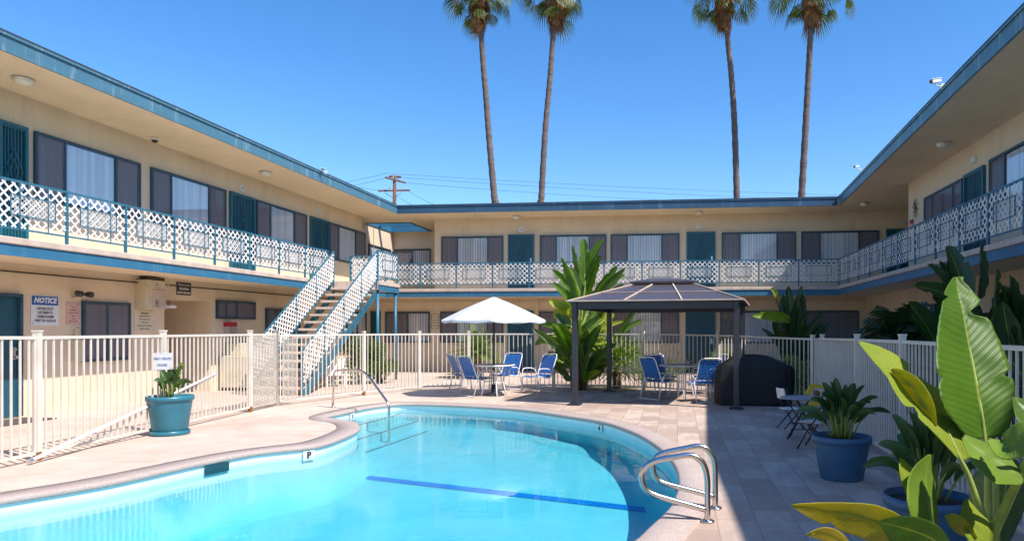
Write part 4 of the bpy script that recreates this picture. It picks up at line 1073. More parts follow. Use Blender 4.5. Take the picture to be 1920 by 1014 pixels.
for A, B in (((.06, 0), (W-.06, 0)), ((.06, D), (W-.06, D)), ((0, .06), (0, D-.06)), ((W, .06), (W, D-.06))): mb.beam(FG(A[0], A[1], HE-.07), FG(B[0], B[1], HE-.07), .06, .13)
mb.build('ring_beam', M['dark_metal'], gaz)
ov = .13; zE, zR = HE+.01, HE+.42
E = [(-ov, -ov), (W+ov, -ov), (W+ov, D+ov), (-ov, D+ov)]; rx, ry = .98, D/2-.28
T = [(rx, ry), (W-rx+.0, ry), (W-rx, D-ry), (rx, D-ry)]
def lerp2(a, b, t): return (a[0]+(b[0]-a[0])*t, a[1]+(b[1]-a[1])*t)
pan = MB(); ribs = MB()
for i in range(4):
    a, b, c, d_ = E[i], E[(i+1) % 4], T[(i+1) % 4], T[i]
    P4 = [FG(*a, zE), FG(*b, zE), FG(*c, zR), FG(*d_, zR)]
    up = (P4[1]-P4[0]).cross(P4[3]-P4[0]).normalized()*.012
    if up.z < 0: up = -up
    mb = MB(); mb.add([p for p in P4] + [p-up for p in P4], [(0,1,2,3), (7,6,5,4), (0,4,5,1), (1,5,6,2), (2,6,7,3), (3,7,4,0)]); mb.build('roof_panel', M['gazebo_panel'], gaz, fix=True)
    rb = MB(); o_ = up*1.0
    rb.beam(P4[0]+o_, P4[3]+o_, .03, .022); rb.beam(P4[0]+o_, P4[1]+o_, .035, .025)
    for s_ in (1/3, 2/3):
        rb.beam(P4[0].lerp(P4[1], s_)+o_, P4[3].lerp(P4[2], s_)+o_, .028, .02)
    m1, m2 = P4[0].lerp(P4[3], .47)+o_, P4[1].lerp(P4[2], .47)+o_; rb.beam(m1, m2, .02, .016)
    rb.build('roof_rib', M['curb'], gaz)
mb = MB(); P4 = [FG(rx-.10, ry-.10, zR+.05), FG(W-rx+.10, ry-.1, zR+.05), FG(W-rx+.1, D-ry+.1, zR+.05), FG(rx-.1, D-ry+.1, zR+.05)]; Q4 = [FG(rx+.3, ry+.12, zR+.12), FG(W-rx-.3, ry+.12, zR+.12), FG(W-rx-.3, D-ry-.12, zR+.12), FG(rx+.3, D-ry-.12, zR+.12)]
B4 = [p-Vector((0, 0, .035)) for p in P4]
mb.add(B4+P4+Q4, [(3,2,1,0), (0,1,5,4), (1,2,6,5), (2,3,7,6), (3,0,4,7), (4,5,9,8), (5,6,10,9), (6,7,11,10), (7,4,8,11), (8,9,10,11)]); mb.build('roof_vent_cap', M['gazebo_panel'], gaz, fix=True)
# ------------------------------------------------------------------ tables
def patio_table(px, py, r, h, label, glass=False, rz=0):
    c = G(px, py); t = thing('patio_table', label, 'table', (c.x, c.y, 0)); x, y = c.x, c.y
    MB().lathe([(r, h-.03), (r+.012, h-.012), (r+.006, h), (r-.035, h+.002), (r-.035, h-.03), (r, h-.03)], (x, y, 0), 40).build('rim', M['white_tube'], t, smooth=True)
    MB().lathe([(0, h-.004), (r-.034, h-.004), (r-.034, h-.014), (0, h-.014)], (x, y, 0), 40).build('table_top', M['grate'], t)
    for k in range(4):
        a = rz + math.pi/2*k; ca, sa = math.cos(a), math.sin(a)
        P = [(Vector((x+ca*r*.62, y+sa*r*.62, 0)), 0), (Vector((x+ca*r*.42, y+sa*r*.42, h*.45)), .3), (Vector((x+ca*r*.62, y+sa*r*.62, h-.03)), 0)]
        MB().tube(bez(P), .016, 8).build('leg', M['white_tube'], t, smooth=True)
    MB().lathe([(r*.47, h*.44), (r*.47+.012, h*.45), (r*.47, h*.46), (r*.47-.012, h*.45), (r*.47, h*.44)], (x, y, 0), 24).build('leg_ring', M['white_tube'], t, smooth=True)
    return c
TH = .70
tc = patio_table(926, 741, .47, TH, 'round white rimmed table with the umbrella pole through it', rz=.5)
tc2 = patio_table(1277, 742, .48, TH, 'round white rimmed table under the gazebo holding the yellow flower pot', rz=.2)
# umbrella
ux_, uy_ = tc.x, tc.y
t = thing('patio_umbrella', 'white market umbrella open above the round table', 'umbrella', (ux_, uy_, 0))
MB().tube([(ux_, uy_, .05), (ux_, uy_, 2.2)], .021, 12).build('pole', M['dark_metal'], t, smooth=True)
MB().lathe([(0, 0), (.24, 0), (.24, .03), (.2, .055), (.06, .07), (.05, .25), (0, .25)], (ux_, uy_, .0), 28).build('base', M['dark_metal'], t, smooth=True)
zc_t = (Vector((ux_, uy_, 0))-C0).dot(cF); zr = EYE + (618-600)/1300*zc_t; zt = EYE + (618-560)/1300*zc_t; Rm = 97/1300*zc_t
mb = MB(); nseg = 8; sub = 6; rings_ = []
for k in range(9):
    f = k/8; row = []
    for j in range(nseg*sub):
        a = 2*math.pi*j/(nseg*sub)+.2; m_ = (j % sub)/sub; edge = abs(m_-.5)*2
        rr = (.11 + (Rm-.11)*f)*(1 - .055*(1-edge**2)*f); sag = .035*(1-edge**2)*math.sin(f*math.pi*.9)+.03*(1-edge**2)*f
        zz = zt - (zt-zr)*(f**1.12) - sag*.6 + (.03*math.sin(j*2.3)*0)
        row.append((ux_+rr*math.cos(a), uy_+rr*math.sin(a), zz))
    rings_.append(row)
n_ = nseg*sub
allv = [v for r_ in rings_ for v in r_] + [(v[0], v[1], v[2]-.05-.008*math.sin(i*1.7)) for i, v in enumerate(rings_[-1])]
fs = [(i*n_+j, i*n_+(j+1) % n_, (i+1)*n_+(j+1) % n_, (i+1)*n_+j) for i in range(9) for j in range(n_)]
mb.add(allv, fs); can = mb.build('canopy', M['canvas_white'], t, smooth=False)
mb = MB(); mb.lathe([(.20, zt-.06), (.17, zt-.015), (.05, zt+.03), (0, zt+.04)], (ux_, uy_, 0), 16); mb.build('vent_cap', M['canvas_white'], t, smooth=True)
for j in range(nseg):
    a = 2*math.pi*j/nseg+.2; P0 = Vector((ux_, uy_, zt-.06)); P1 = Vector((ux_+Rm*math.cos(a)*.985, uy_+Rm*math.sin(a)*.985, zr-.012))
    rb = MB().tube([P0, P1], .008, 5).build('rib', M['dark_metal'], t); MB().tube([Vector((ux_, uy_, zr-.05)), P0.lerp(P1, .5)], .007, 5).build('strut', M['dark_metal'], rb)
# ------------------------------------------------------------------ strap chairs
def make_chair():
    t = thing('strap_chair', 'chair', 'patio chair')
    for s_ in (-1, 1):
        y = .285*s_
        P = [(Vector((.26, y, .012)), 0), (Vector((.22, y, .61)), .10), (Vector((-.16, y, .60)), .14), (Vector((-.33, y, .012)), 0)]
        MB().tube(bez(P, 6), .0125, 8).build('side_frame', M['white_tube'], t, local=True, smooth=True)
    MB().tube([(-.33, -.285, .014), (-.33, .285, .014)], .0115, 8).build('floor_bar', M['white_tube'], t, local=True, smooth=True)
    # seat frame: one bent loop on each side joined at the top
    def side(y): return [Vector((.27, y, .40)), Vector((.22, y, .425)), Vector((-.10, y, .375)), Vector((-.19, y, .40)), Vector((-.27, y, .60)), Vector((-.38, y, .88)), Vector((-.405, y*.92, .925)), Vector((-.42, y*.72, .95))]
    L_, R_ = side(-.245), side(.245)
    MB().tube([Vector((.265, 0, .39))] + L_ + R_[::-1] + [Vector((.265, 0, .39))], .012, 8).build('seat_frame', M['white_tube'], t, local=True, smooth=True)
    MB().tube([(-.02, -.285, .39), (-.02, .285, .39)], .010, 6).build('cross_bar', M['white_tube'], t, local=True, smooth=True)
    prof = [Vector((.275, 0, .402)), Vector((.22, 0, .43)), Vector((.06, 0, .40)), Vector((-.10, 0, .385)), Vector((-.185, 0, .41)), Vector((-.27, 0, .60)), Vector((-.38, 0, .885)), Vector((-.415, 0, .955))]
    def along(s0):
        acc = 0
        for i in range(len(prof)-1):
            l = (prof[i+1]-prof[i]).length
            if acc+l >= s0 or i == len(prof)-2: return prof[i].lerp(prof[i+1], (s0-acc)/l), (prof[i+1]-prof[i]).normalized()
            acc += l
    tot = sum((prof[i+1]-prof[i]).length for i in range(len(prof)-1))
    def straps(a, b, name):
        mb = MB(); pitch = .052; k = int((b-a)/pitch)
        for i in range(k):
            s0 = a + (i+.5)*pitch; p, d_ = along(s0); nn = Vector((-d_.z, 0, d_.x)); nn = nn if nn.z > 0 or nn.x > 0 else -nn; row = []
            wv = 9; ys = [(-.256+.512*j/wv) for j in range(wv+1)]
            for j, y in enumerate(ys):
                off = .004*(1 if (i+j) % 2 else -1); w2 = .0215
                if s0 > tot-.06: y *= .8
                for sg in (-1, 1): row.append(p + d_*(w2*sg) + nn*off + Vector((0, y, 0)))
            mb.add(row, [(2*j, 2*j+2, 2*j+3, 2*j+1) for j in range(wv)])
        for j in range(9):
            y = -.228+.057*j; row = []; nst = k
            for i in range(nst+1):
                s0 = a + i*pitch; p, d_ = along(min(s0, tot-.003)); nn = Vector((-d_.z, 0, d_.x)); nn = nn if nn.z > 0 or nn.x > 0 else -nn
                off = .004*(1 if (i+j) % 2 else -1)
                for sg in (-1, 1): row.append(p + nn*off + Vector((0, y+.0235*sg, 0)))
            mb.add(row, [(2*i, 2*i+2, 2*i+3, 2*i+1) for i in range(nst)])
        return mb.build(name, M['strap'], t, local=True)
    straps(.0, .52, 'seat_straps'); straps(.55, tot, 'backrest_straps')
    return t
ch0 = make_chair(); first = [True]
def chair(px, py, ang, label, group):
    c = G(px, py); o = ch0 if first[0] else copy_tree(ch0); first[0] = False
    o.location = (c.x, c.y, 0); o.scale = (1, 1, .95); o.rotation_euler = (0, 0, R(ang)); o['label'] = label; o['group'] = group
g1 = 'blue strap chairs around the umbrella table'; g2 = 'blue strap chairs around the gazebo table'
chair(897, 741, 52, 'blue strap armchair left of the umbrella table, nearest the pool', g1)
chair(874, 733, 40, 'blue strap armchair half hidden behind the leftmost near chair', g1)
chair(947, 732, 250, 'blue strap armchair behind the umbrella table facing the pool', g1)
chair(1008, 736, 232, 'blue strap armchair turned left on the right of the umbrella table', g1)
chair(1238, 747, 46, 'blue strap armchair left of the gazebo table, nearest the pool', g2)
chair(1240, 736, -62, 'blue strap armchair behind the left chair under the gazebo', g2)
chair(1318, 752, 112, 'blue strap armchair seen from behind, in front of the barbecue cover', g2)
chair(1328, 737, 215, 'blue strap armchair mostly hidden behind the right gazebo chair', g2)
# flower pot on table
p = Vector((tc2.x, tc2.y, 0)) + cR*.17; t = thing('flower_pot', 'small white pot of yellow flowers on the gazebo table', 'flower pot', (p.x, p.y, TH))
MB().lathe([(0, 0), (.04, 0), (.055, .06), (.06, .08), (.05, .08)], (p.x, p.y, TH), 18).build('pot', M['white_plastic'], t, smooth=True)
mb = MB()
for i in range(60):
    a, el = random.random()*6.28, random.random()*1.5; r = .06; q = Vector((p.x+math.cos(a)*math.cos(el)*r, p.y+math.sin(a)*math.cos(el)*r, TH+.085+math.sin(el)*.06)); s_ = .014
    d1 = Vector((random.uniform(-1,1), random.uniform(-1,1), random.uniform(-1,1))).normalized()*s_; d2 = d1.cross(Vector((.3,.2,1))).normalized()*s_
    mb.add([q-d1, q+d2, q+d1, q-d2], [(0,1,2,3)])
mb.build('flowers', M['yellow'], t)
# ------------------------------------------------------------------ barbecue cover
c = G(1417, 758); t = thing('covered_barbecue', 'barbecue hidden under a black fitted cloth cover beside the gazebo post', 'barbecue', (c.x, c.y, 0))
mb = MB(); rings_ = []; n_ = 72; rot = R(-8)
for k in range(15):
    f = k/14; z = .02 + .99*f
    if f < .77: hw, hd = .74+.035*math.sin(f*3.4), .31
    else:
        g_ = (f-.77)/.23; hw = .74-.33*g_; hd = .31-.10*g_**1.6
    row = []
    for j in range(n_):
        a = 2*math.pi*j/n_; e = .32; ca, sa = math.cos(a), math.sin(a)
        x = hw*abs(ca)**e*(1 if ca > 0 else -1); y = hd*abs(sa)**e*(1 if sa > 0 else -1)
        fold = 1 + (.022*math.sin(a*9+1.3)+.014*math.sin(a*17+f*2))*(1-f)**.7
        x *= fold; y *= fold; x += -.05*(1-f) ; zz = z + (.03*math.sin(a*3) if k == 0 else 0) - (.10*max(0, x/hw)**2 + .02)*max(0, (f-.7)/.3)
        if k == 0: zz = .025+.02*math.sin(a*4)
        q = Vector((x*math.cos(rot)-y*math.sin(rot), x*math.sin(rot)+y*math.cos(rot), zz)); row.append((c.x+q.x*cR.x-q.y*cR.y*0+ -0*q.y, c.y+q.x*cR.y+q.y, q.z))
    rings_.append(row)
allv = [v for r_ in rings_ for v in r_]; fs = [(i*n_+j, i*n_+(j+1) % n_, (i+1)*n_+(j+1) % n_, (i+1)*n_+j) for i in range(14) for j in range(n_)] + [tuple(14*n_+j for j in range(n_))]
mb.add(allv, fs); mb.build('cloth_cover', M['cover'], t, smooth=True)
# ------------------------------------------------------------------ folding table and chairs in the shade
c = G(1505, 822); t = thing('folding_table', 'small round grey folding table in the shade behind the blue pot', 'table', (c.x, c.y, 0))
zc = (c-C0).dot(cF); h = EYE - (744-618)/1300*zc
MB().lathe([(0, h-.02), (.29, h-.02), (.30, h-.008), (.29, h), (0, h)], (c.x, c.y, 0), 36).build('table_top', M['grate'], t)
for k, (a0, s_) in enumerate(((.5, 1), (2.2, 1), (3.6, 1), (5.3, 1))):
    P0 = Vector((c.x+math.cos(a0)*.25, c.y+math.sin(a0)*.20, 0)); P1 = Vector((c.x-math.cos(a0)*.12, c.y-math.sin(a0)*.12, h-.02)); MB().tube([P0, P1], .012, 8).build('leg', M['dark_metal'], t, smooth=True)
for z in (.13, .22): 
    MB().tube([(c.x-.17, c.y-.05, z), (c.x+.16, c.y-.03, z)], .008, 6).build('cross_bar', M['dark_metal'], t)
def folding_chair(px, py, ang, label, mat, seat_mat, s=.62):
    c = G(px, py); t = thing('folding_chair', label, 'chair', (c.x, c.y, 0), R(ang), 'folding chairs by the round folding table')
    for y in (-.2*s, .2*s):
        MB().tube([(.22*s, y, 0), (.05*s, y, .32*s), (-.16*s, y, .62*s), (-.22*s, y, .95*s)], .010, 7).build('front_leg', mat, t, local=True, smooth=True)
        MB().tube([(-.26*s, y*.85, 0), (.18*s, y*.85, .44*s)], .010, 7).build('rear_leg', mat, t, local=True, smooth=True)
    mb = MB(); mb.box((-.20*s, -.2*s, .45*s), (.22*s, .2*s, .475*s)); mb.build('seat', seat_mat, t, local=True, bevel=.012)
    mb = MB()
    v = []
    for i in range(9):
        a = -1+2*i/8
        for (z, rr) in ((.70, 1), (.95, .9)): v.append((-.20*s-.03*s*(1-a*a)-(z-.7)*.2*s, a*.2*s*rr, z*s))
    mb.add(v, [(2*i, 2*i+2, 2*i+3, 2*i+1) for i in range(8)]); o = mb.build('backrest', seat_mat, t, local=True); md = o.modifiers.new('solid', 'SOLIDIFY'); md.thickness = .02; bv = o.modifiers.new('b', 'BEVEL'); bv.width = .008; bv.segments = 2
    return t
folding_chair(1482, 802, 20, 'small folding chair with a white round back left of the folding table', M['dark_metal'], M['white_plastic'], .64)
folding_chair(1526, 840, 150, 'small folding chair with a pale seat between the folding table and blue pot', M['dark_metal'], M['curb'], .72)
# yellow wrapped box behind the table
c = G(1536, 800); t = thing('yellow_toy_seat', 'yellow and brown play seat behind the folding table by the fence', 'toy seat', (c.x, c.y, 0))
mb = MB(); q = at(1527, 745, 10.9)
mb.beam(at(1512, 740, 10.9), at(1524, 722, 10.9), .05, .06); mb.beam(at(1522, 721, 10.9), at(1549, 727, 10.9), .06, .05); mb.beam(at(1549, 727, 10.9), at(1547, 748, 10.9), .05, .05); mb.build('yellow_frame', M['yellow'], t)
mb = MB(); a = at(1532, 742, 10.95); mb.beam((a.x, a.y, .34), (a.x, a.y, a.z+.08), .24, .05); mb.build('brown_back', M['fiber'], t)
mb = MB(); mb.beam((a.x, a.y, .30), (a.x, a.y, .35), .30, .26); mb.build('seat', M['yellow'], t)
for dx in (-.12, .12):
    for dy in (-.1, .1): MB().tube([(a.x+dx, a.y+dy, 0), (a.x+dx*.9, a.y+dy*.9, .30)], .012, 6).build('leg', M['dark_metal'], t)
# white plastic chairs by the shrub
def plastic_chair(px, py, ang, label, s=.8):
    c = G(px, py); t = thing('plastic_chair', label, 'chair', (c.x, c.y, 0), R(ang), 'white plastic chairs behind the fence')
    for k in range(5):
        y = -.2+.1*k; mb = MB(); mb.beam((-.18*s, y*s, .35*s), (-.40*s, y*1.25*s, (.98-.5*abs(y))*s), .075*s, .018, up=(1, 0, .3)); mb.build('back_slat', M['white_plastic'], t, local=True)
    mb = MB(); mb.beam((-.2*s, 0, .34*s), (.3*s, 0, .40*s), .5*s, .025); mb.build('seat', M['white_plastic'], t, local=True)
    for y in (-.29*s, .29*s):
        mb = MB(); mb.beam((-.3*s, y, .58*s), (.34*s, y, .60*s), .11*s, .022); mb.build('armrest', M['white_plastic'], t, local=True)
        mb = MB(); mb.beam((.30*s, y, 0), (.30*s, y, .588*s), .07*s, .03, up=(1, 0, 0)); mb.build('leg', M['white_plastic'], t, local=True); mb = MB(); mb.beam((-.32*s, y, 0), (-.28*s, y, .568*s), .07*s, .03, up=(1, 0, 0)); mb.build('leg', M['white_plastic'], t, local=True)
plastic_chair(630, 724, -60, 'white slatted garden chair beside the stairs, left of the shrub')
plastic_chair(655, 719, -85, 'white slatted garden chair half inside the green shrub')
# ------------------------------------------------------------------ vegetation
def blade(mb, P, W, fold=.25, n=10, tear=0, wave=.0, up=None, tip=.0, seed=0):
    """leaf blade along the polyline P (Vectors): two half blades of width W folded about the midrib, uv.x = -1..1"""
    rnd = random.Random(seed)
    pts = []
    m = len(P)
    for i in range(n+1):
        s_ = i/n*(m-1); k = min(int(s_), m-2); u = s_-k
        p0, p1, p2, p3 = P[max(k-1, 0)], P[k], P[k+1], P[min(k+2, m-1)]
        pts.append(.5*((2*p1) + (p2-p0)*u + (2*p0-5*p1+4*p2-p3)*u*u + (3*p1-p0-3*p2+p3)*u**3))
    L = sum((pts[i+1]-pts[i]).length for i in range(n)); rows = []
    for i, p in enumerate(pts):
        d = (pts[min(i+1, n)]-pts[max(i-1, 0)]).normalized()
        ref = up if up is not None else Vector((0, 0, 1))
        a = d.cross(ref)
        if a.length < .05: a = d.cross(Vector((1, 0, 0)))
        a.normalize(); b = a.cross(d).normalized()
        f = i/n
        w = W*.5*max(0, math.sin(math.pi*min(1, f**.75*.97+.03)))**.55 if f < .999 else 0
        w *= 1+.05*rnd.uniform(-1, 1); row = []
        for j, x in enumerate((-1, -.55, 0, .55, 1)):
            q = p + a*(w*x*math.cos(fold*1.2)) + b*(w*abs(x)*math.sin(fold*1.2)*(1 if True else 0) + wave*w*math.sin(i*1.9+(1 if x > 0 else 0))*(abs(x) > .9))
            row.append(q)
        rows.append(row)
    # strips, optionally torn: a torn side drops a sliver between two cross rows
    vs = [q for r_ in rows for q in r_]; fs = []; uv = []
    torn = set()
    for _ in range(tear): torn.add((rnd.randint(2, n-2), rnd.choice((0, 3))))
    for i in range(n):
        for j in range(4):
            a, b, c, d_ = i*5+j, i*5+j+1, (i+1)*5+j+1, (i+1)*5+j
            xs = (-1, -.55, 0, .55, 1)
            if (i, j) in torn or (i, j-1) in torn and j in (1,) and False:
                # leave a wedge gap
                mid = (Vector(vs[a])+Vector(vs[b]))/2 if j == 0 else (Vector(vs[b])+Vector(vs[a]))/2
                if j == 0: fs.append((b, c, d_)); uv.append([(xs[j+1], i/n), (xs[j+1], (i+1)/n), (xs[j], (i+1)/n)])
                else: fs.append((a, c, d_)); uv.append([(xs[j], i/n), (xs[j+1], (i+1)/n), (xs[j], (i+1)/n)])
                continue
            fs.append((a, b, c, d_)); uv.append([(xs[j], i/n), (xs[j+1], i/n), (xs[j+1], (i+1)/n), (xs[j], (i+1)/n)])
    mb.add(vs, fs, uv)
def arc(base, tip, bend, k=5):
    mid = (base+tip)/2 + bend; return [base*(1-u)**2 + mid*2*u*(1-u) + tip*u*u for u in [i/(k-1) for i in range(k)]]
def strelitzia(name, label, cat, base, leaves, mat, W=.34, trunk_h=.9, stem_mat='stem_dark', tear=2, group=None, mats=None):
    """leaves: list of (blade base, blade tip, width, [material])"""
    t = thing(name, label, cat, (base.x, base.y, 0), group=group)
    tr = MB(); tops = []
    for k in range(4):
        a = k*1.6; q = base + Vector((math.cos(a)*.12, math.sin(a)*.12, 0)); tr.tube([q, q+Vector((math.cos(a)*.06, math.sin(a)*.06, trunk_h*.6)), q+Vector((math.cos(a)*.10, math.sin(a)*.1, trunk_h))], [.07, .045, .035], 10); tops.append(q+Vector((0, 0, trunk_h*.8)))
    tr.build('trunk', M['fiber'], t, smooth=True)
    by = {}
    sm = MB()
    for i, lf in enumerate(leaves):
        b, tp, w = lf[0], lf[1], lf[2]; mt = lf[3] if len(lf) > 3 else mat
        d = (tp-b); bend = Vector((0, 0, 1))*d.length*.06 + Vector((d.x, d.y, 0))*-.10
        if d.z < 0: bend = Vector((d.x, d.y, 0))*.25 + Vector((0, 0, d.length*.22))
        mb = by.setdefault(mt, MB()); sd = random.random()
        ref = Vector((math.cos(sd*6.28), -1.2+math.sin(sd*6.28)*.6, .3))
        blade(mb, arc(b, tp, bend), w, fold=.35+.3*random.random(), n=12, tear=tear, wave=.12, up=-ref if random.random() < .0 else ref, seed=i)
        s0 = min(tops, key=lambda q: (q-b).length); mid = (s0+b)/2 + Vector((0, 0, .05)) - Vector(((tp-b).x, (tp-b).y, 0))*.08
        sm.tube([s0*(1-u)**2 + mid*2*u*(1-u) + b*u*u for u in (0, .25, .5, .75, 1)] + [b.lerp(tp, .25)], [.028, .024, .02, .018, .016, .008], 6)
    for mt, mb in by.items(): mb.build('foliage', M[mt], t, smooth=True)
    sm.build('stems', M[stem_mat], t, smooth=True)
    return t
# the big plant behind the gazebo's left posts
zc0 = 17.3; base = G(1085, 731); rr = random.Random(3)
L = []
for i in range(44):
    a_ = i*2.4; hb = rr.uniform(.2, 1.4); rb_ = rr.uniform(.05, .3); b_ = base + Vector((math.cos(a_)*rb_, math.sin(a_)*rb_, hb)); e_ = b_ + Vector((math.cos(a_)*rr.uniform(.35, 1.0), math.sin(a_)*rr.uniform(.3, .6), rr.uniform(.1, .8))); L.append((b_, e_, rr.uniform(.18, .30), rr.choice(('leaf_mid', 'leaf_big', 'leaf_lime', 'leaf_mid'))))
spec = [((1097,535),(1094,446),20,0),((1094,530),(1132,449),25,0),((1092,540),(1074,459),15,1),((1099,562),(1128,478),27,0),((1085,570),(1052,482),17,0),((1084,560),(1035,505),17,0),((1082,590),(1035,530),20,0),((1080,605),(1029,563),24,2),((1104,575),(1158,497),20,0),((1106,580),(1173,502),15,1),((1110,585),(1173,514),20,1),((1112,592),(1170,532),18,1),((1076,630),(1001,605),18,0),((1078,640),(1003,647),14,1),((1133,600),(1128,658),15,2),((1062,615),(1055,657),13,0),((1108,625),(1152,588),26,2),((1112,612),(1140,560),16,1),((1070,610),(1045,590),16,1),((1078,570),(1040,600),20,2),
        ((1100,640),(1060,690),18,1),((1105,650),(1130,700),18,1),((1070,650),(1035,690),16,1),((1120,660),(1160,680),14,1),((1085,545),(1068,500),16,1),((1090,600),(1090,520),20,1),((1150,640),(1205,600),15,1),((1150,645),(1195,578),13,1)]
for (b, tp, w, mk) in spec:
    zb = zc0 + rr.uniform(-.35, .45); ztp = zb + rr.uniform(-.35, .35)
    L.append((at(*b, zb), at(*tp, ztp), w/1300*zb*1.25, ('leaf_big', 'leaf_mid', 'leaf_lime')[mk]))
strelitzia('banana_plant', 'tall bright green banana-like plant rising above the fence beside the gazebo left posts', 'plant', base, L, 'leaf_mid', trunk_h=1.5, stem_mat='stem')
# dark plants in the shade
def clump(label, cpx, zc, h, spread, n, wid, mat='leaf_dark', seed=1, placed_leaves=(), trunk=.7):
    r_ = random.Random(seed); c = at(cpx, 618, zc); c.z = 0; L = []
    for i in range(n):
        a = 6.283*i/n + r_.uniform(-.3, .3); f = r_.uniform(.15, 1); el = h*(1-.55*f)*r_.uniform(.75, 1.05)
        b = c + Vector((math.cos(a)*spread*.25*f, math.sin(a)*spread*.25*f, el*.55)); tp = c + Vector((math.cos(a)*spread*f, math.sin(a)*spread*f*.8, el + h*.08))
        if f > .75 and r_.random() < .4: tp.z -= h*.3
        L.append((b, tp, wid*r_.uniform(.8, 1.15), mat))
    for (b, tp, w, mt) in placed_leaves: L.append((at(*b), at(*tp), w, mt))
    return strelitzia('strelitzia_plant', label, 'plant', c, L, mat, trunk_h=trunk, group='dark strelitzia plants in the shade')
clump('dark leafy plant with one pale drooping leaf behind the barbecue cover', 1490, 17.2, 2.55, 1.15, 22, .36, seed=5, placed_leaves=[((1480, 600, 16.8), (1410, 592, 16.4), .30, 'leaf_olive'), ((1455, 560, 16.6), (1444, 540, 16.5), .22, 'leaf_lime')])  # leaves in the sun get paler greens, sunlight put into their colour
clump('tall dark strelitzia reaching the right balcony beside the feathery palm', 1800, 10.4, 2.75, 1.25, 20, .42, seed=8, placed_leaves=[((1812, 560, 10), (1775, 460, 10.2), .36, 'leaf_dark'), ((1790, 560, 10), (1738, 495, 10.1), .30, 'leaf_dark'), ((1835, 560, 10), (1838, 455, 10.2), .26, 'leaf_dark'), ((1790, 560, 10), (1712, 535, 9.9), .26, 'leaf_dark')])
clump('dark strelitzia with broad leaves at the right edge behind the fence', 1905, 8.4, 2.15, .95, 18, .44, seed=11, placed_leaves=[((1900, 640, 8.2), (1892, 515, 8.3), .34, 'leaf_dark'), ((1915, 650, 8.2), (1945, 520, 8.3), .34, 'leaf_dark'), ((1860, 620, 8.3), (1868, 500, 8.4), .22, 'leaf_dark')])
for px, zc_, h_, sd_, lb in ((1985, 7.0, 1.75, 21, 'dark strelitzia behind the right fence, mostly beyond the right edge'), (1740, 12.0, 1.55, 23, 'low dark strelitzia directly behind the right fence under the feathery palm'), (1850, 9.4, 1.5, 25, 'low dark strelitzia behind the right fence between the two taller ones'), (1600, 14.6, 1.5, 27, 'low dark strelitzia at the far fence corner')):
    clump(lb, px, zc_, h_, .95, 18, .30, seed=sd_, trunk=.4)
# plants on arching fine leaves (sago, fan palms, feathery palm)
def feather(mb, P, leng, n, w=.012, seed=0, droop=.3):
    r_ = random.Random(seed); m = len(P)-1
    for i in range(1, n):
        f = i/n; s_ = f*m; k = min(int(s_), m-1); p = P[k].lerp(P[k+1], s_-k); d = (P[k+1]-P[k]).normalized(); a = d.cross(Vector((0, 0, 1))); a = a.normalized() if a.length > .05 else Vector((1, 0, 0))
        l = leng*math.sin(math.pi*min(1, f*.85+.12))**.7
        for sg in (-1, 1):
            e = p + (a*sg + d*.75 + Vector((0, 0, .25-droop*r_.random()))).normalized()*l; mid = p.lerp(e, .5) + Vector((0, 0, .04*l)); e.z -= droop*l*.5
            wv = d*w
            mb.add([p-wv, mid-wv, e, mid+wv, p+wv], [(0, 1, 4), (1, 3, 4), (1, 2, 3)])
def frond_palm(label, c, h0, R_, n, leng, mat, name='sago_palm', cat='palm', z_up=.6, seed=1, trunk_r=.14, nl=22, w=.012, droop=.3, group=None):
    r_ = random.Random(seed); t = thing(name, label, cat, (c.x, c.y, 0), group=group)
    MB().tube([c, c+Vector((0, 0, h0*.6)), c+Vector((0, 0, h0))], [trunk_r*1.1, trunk_r, trunk_r*.8], 12).build('trunk', M['fiber'], t, smooth=True)
    mb = MB(); top = c+Vector((0, 0, h0))
    for i in range(n):
        a = 2.4*i; el = R(80-85*(i/n)**.8) if z_up > .3 else R(70-90*(i/n)); d = Vector((math.cos(a)*math.cos(el), math.sin(a)*math.cos(el), math.sin(el))); l = R_*r_.uniform(.85, 1.1)
        P = [top + d*l*u + Vector((0, 0, -droop*1.6*l*u*u*math.cos(el))) for u in (0, .2, .4, .6, .8, 1)]
        mb.tube(P, [.012, .01, .008, .006, .004, .002], 4); feather(mb, P, leng, nl, w, seed=i, droop=droop)
    mb.build('crown', M[mat], t)
    return t
c = at(895, 618, 21.3); c.z = 0
frond_palm('spiky yellow-green sago palm behind the fence left of the umbrella pole', c, .72, 1.02, 44, .24, 'leaf_fine', seed=2, w=.014)
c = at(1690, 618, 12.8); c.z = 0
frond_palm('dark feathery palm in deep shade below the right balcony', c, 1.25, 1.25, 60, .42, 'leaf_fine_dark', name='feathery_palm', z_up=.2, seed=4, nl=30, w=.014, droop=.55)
def fan_leaf(mb, p, d, r, n=16, w=.03, up=Vector((0, 0, 1)), droop=.2, spread=2.3):
    d = d.normalized(); a = d.cross(up); a = a.normalized() if a.length > .05 else Vector((1, 0, 0)); nn = a.cross(d)
    for i in range(n):
        th = -spread/2 + spread*i/(n-1); dd = d*math.cos(th) + a*math.sin(th); l = r*(1-.18*abs(th)/spread*2); side = dd.cross(nn).normalized()*w
        m1 = p + dd*l*.55 + nn*.04*math.cos(i*3.14); e = p + dd*l + Vector((0, 0, -droop*l)); m2 = p + dd*l*.8 + Vector((0, 0, -droop*l*.35))
        mb.add([p, m1-side, m1+side, m2+side*.6, m2-side*.6, e], [(0, 1, 2), (1, 4, 3, 2), (4, 5, 3)])
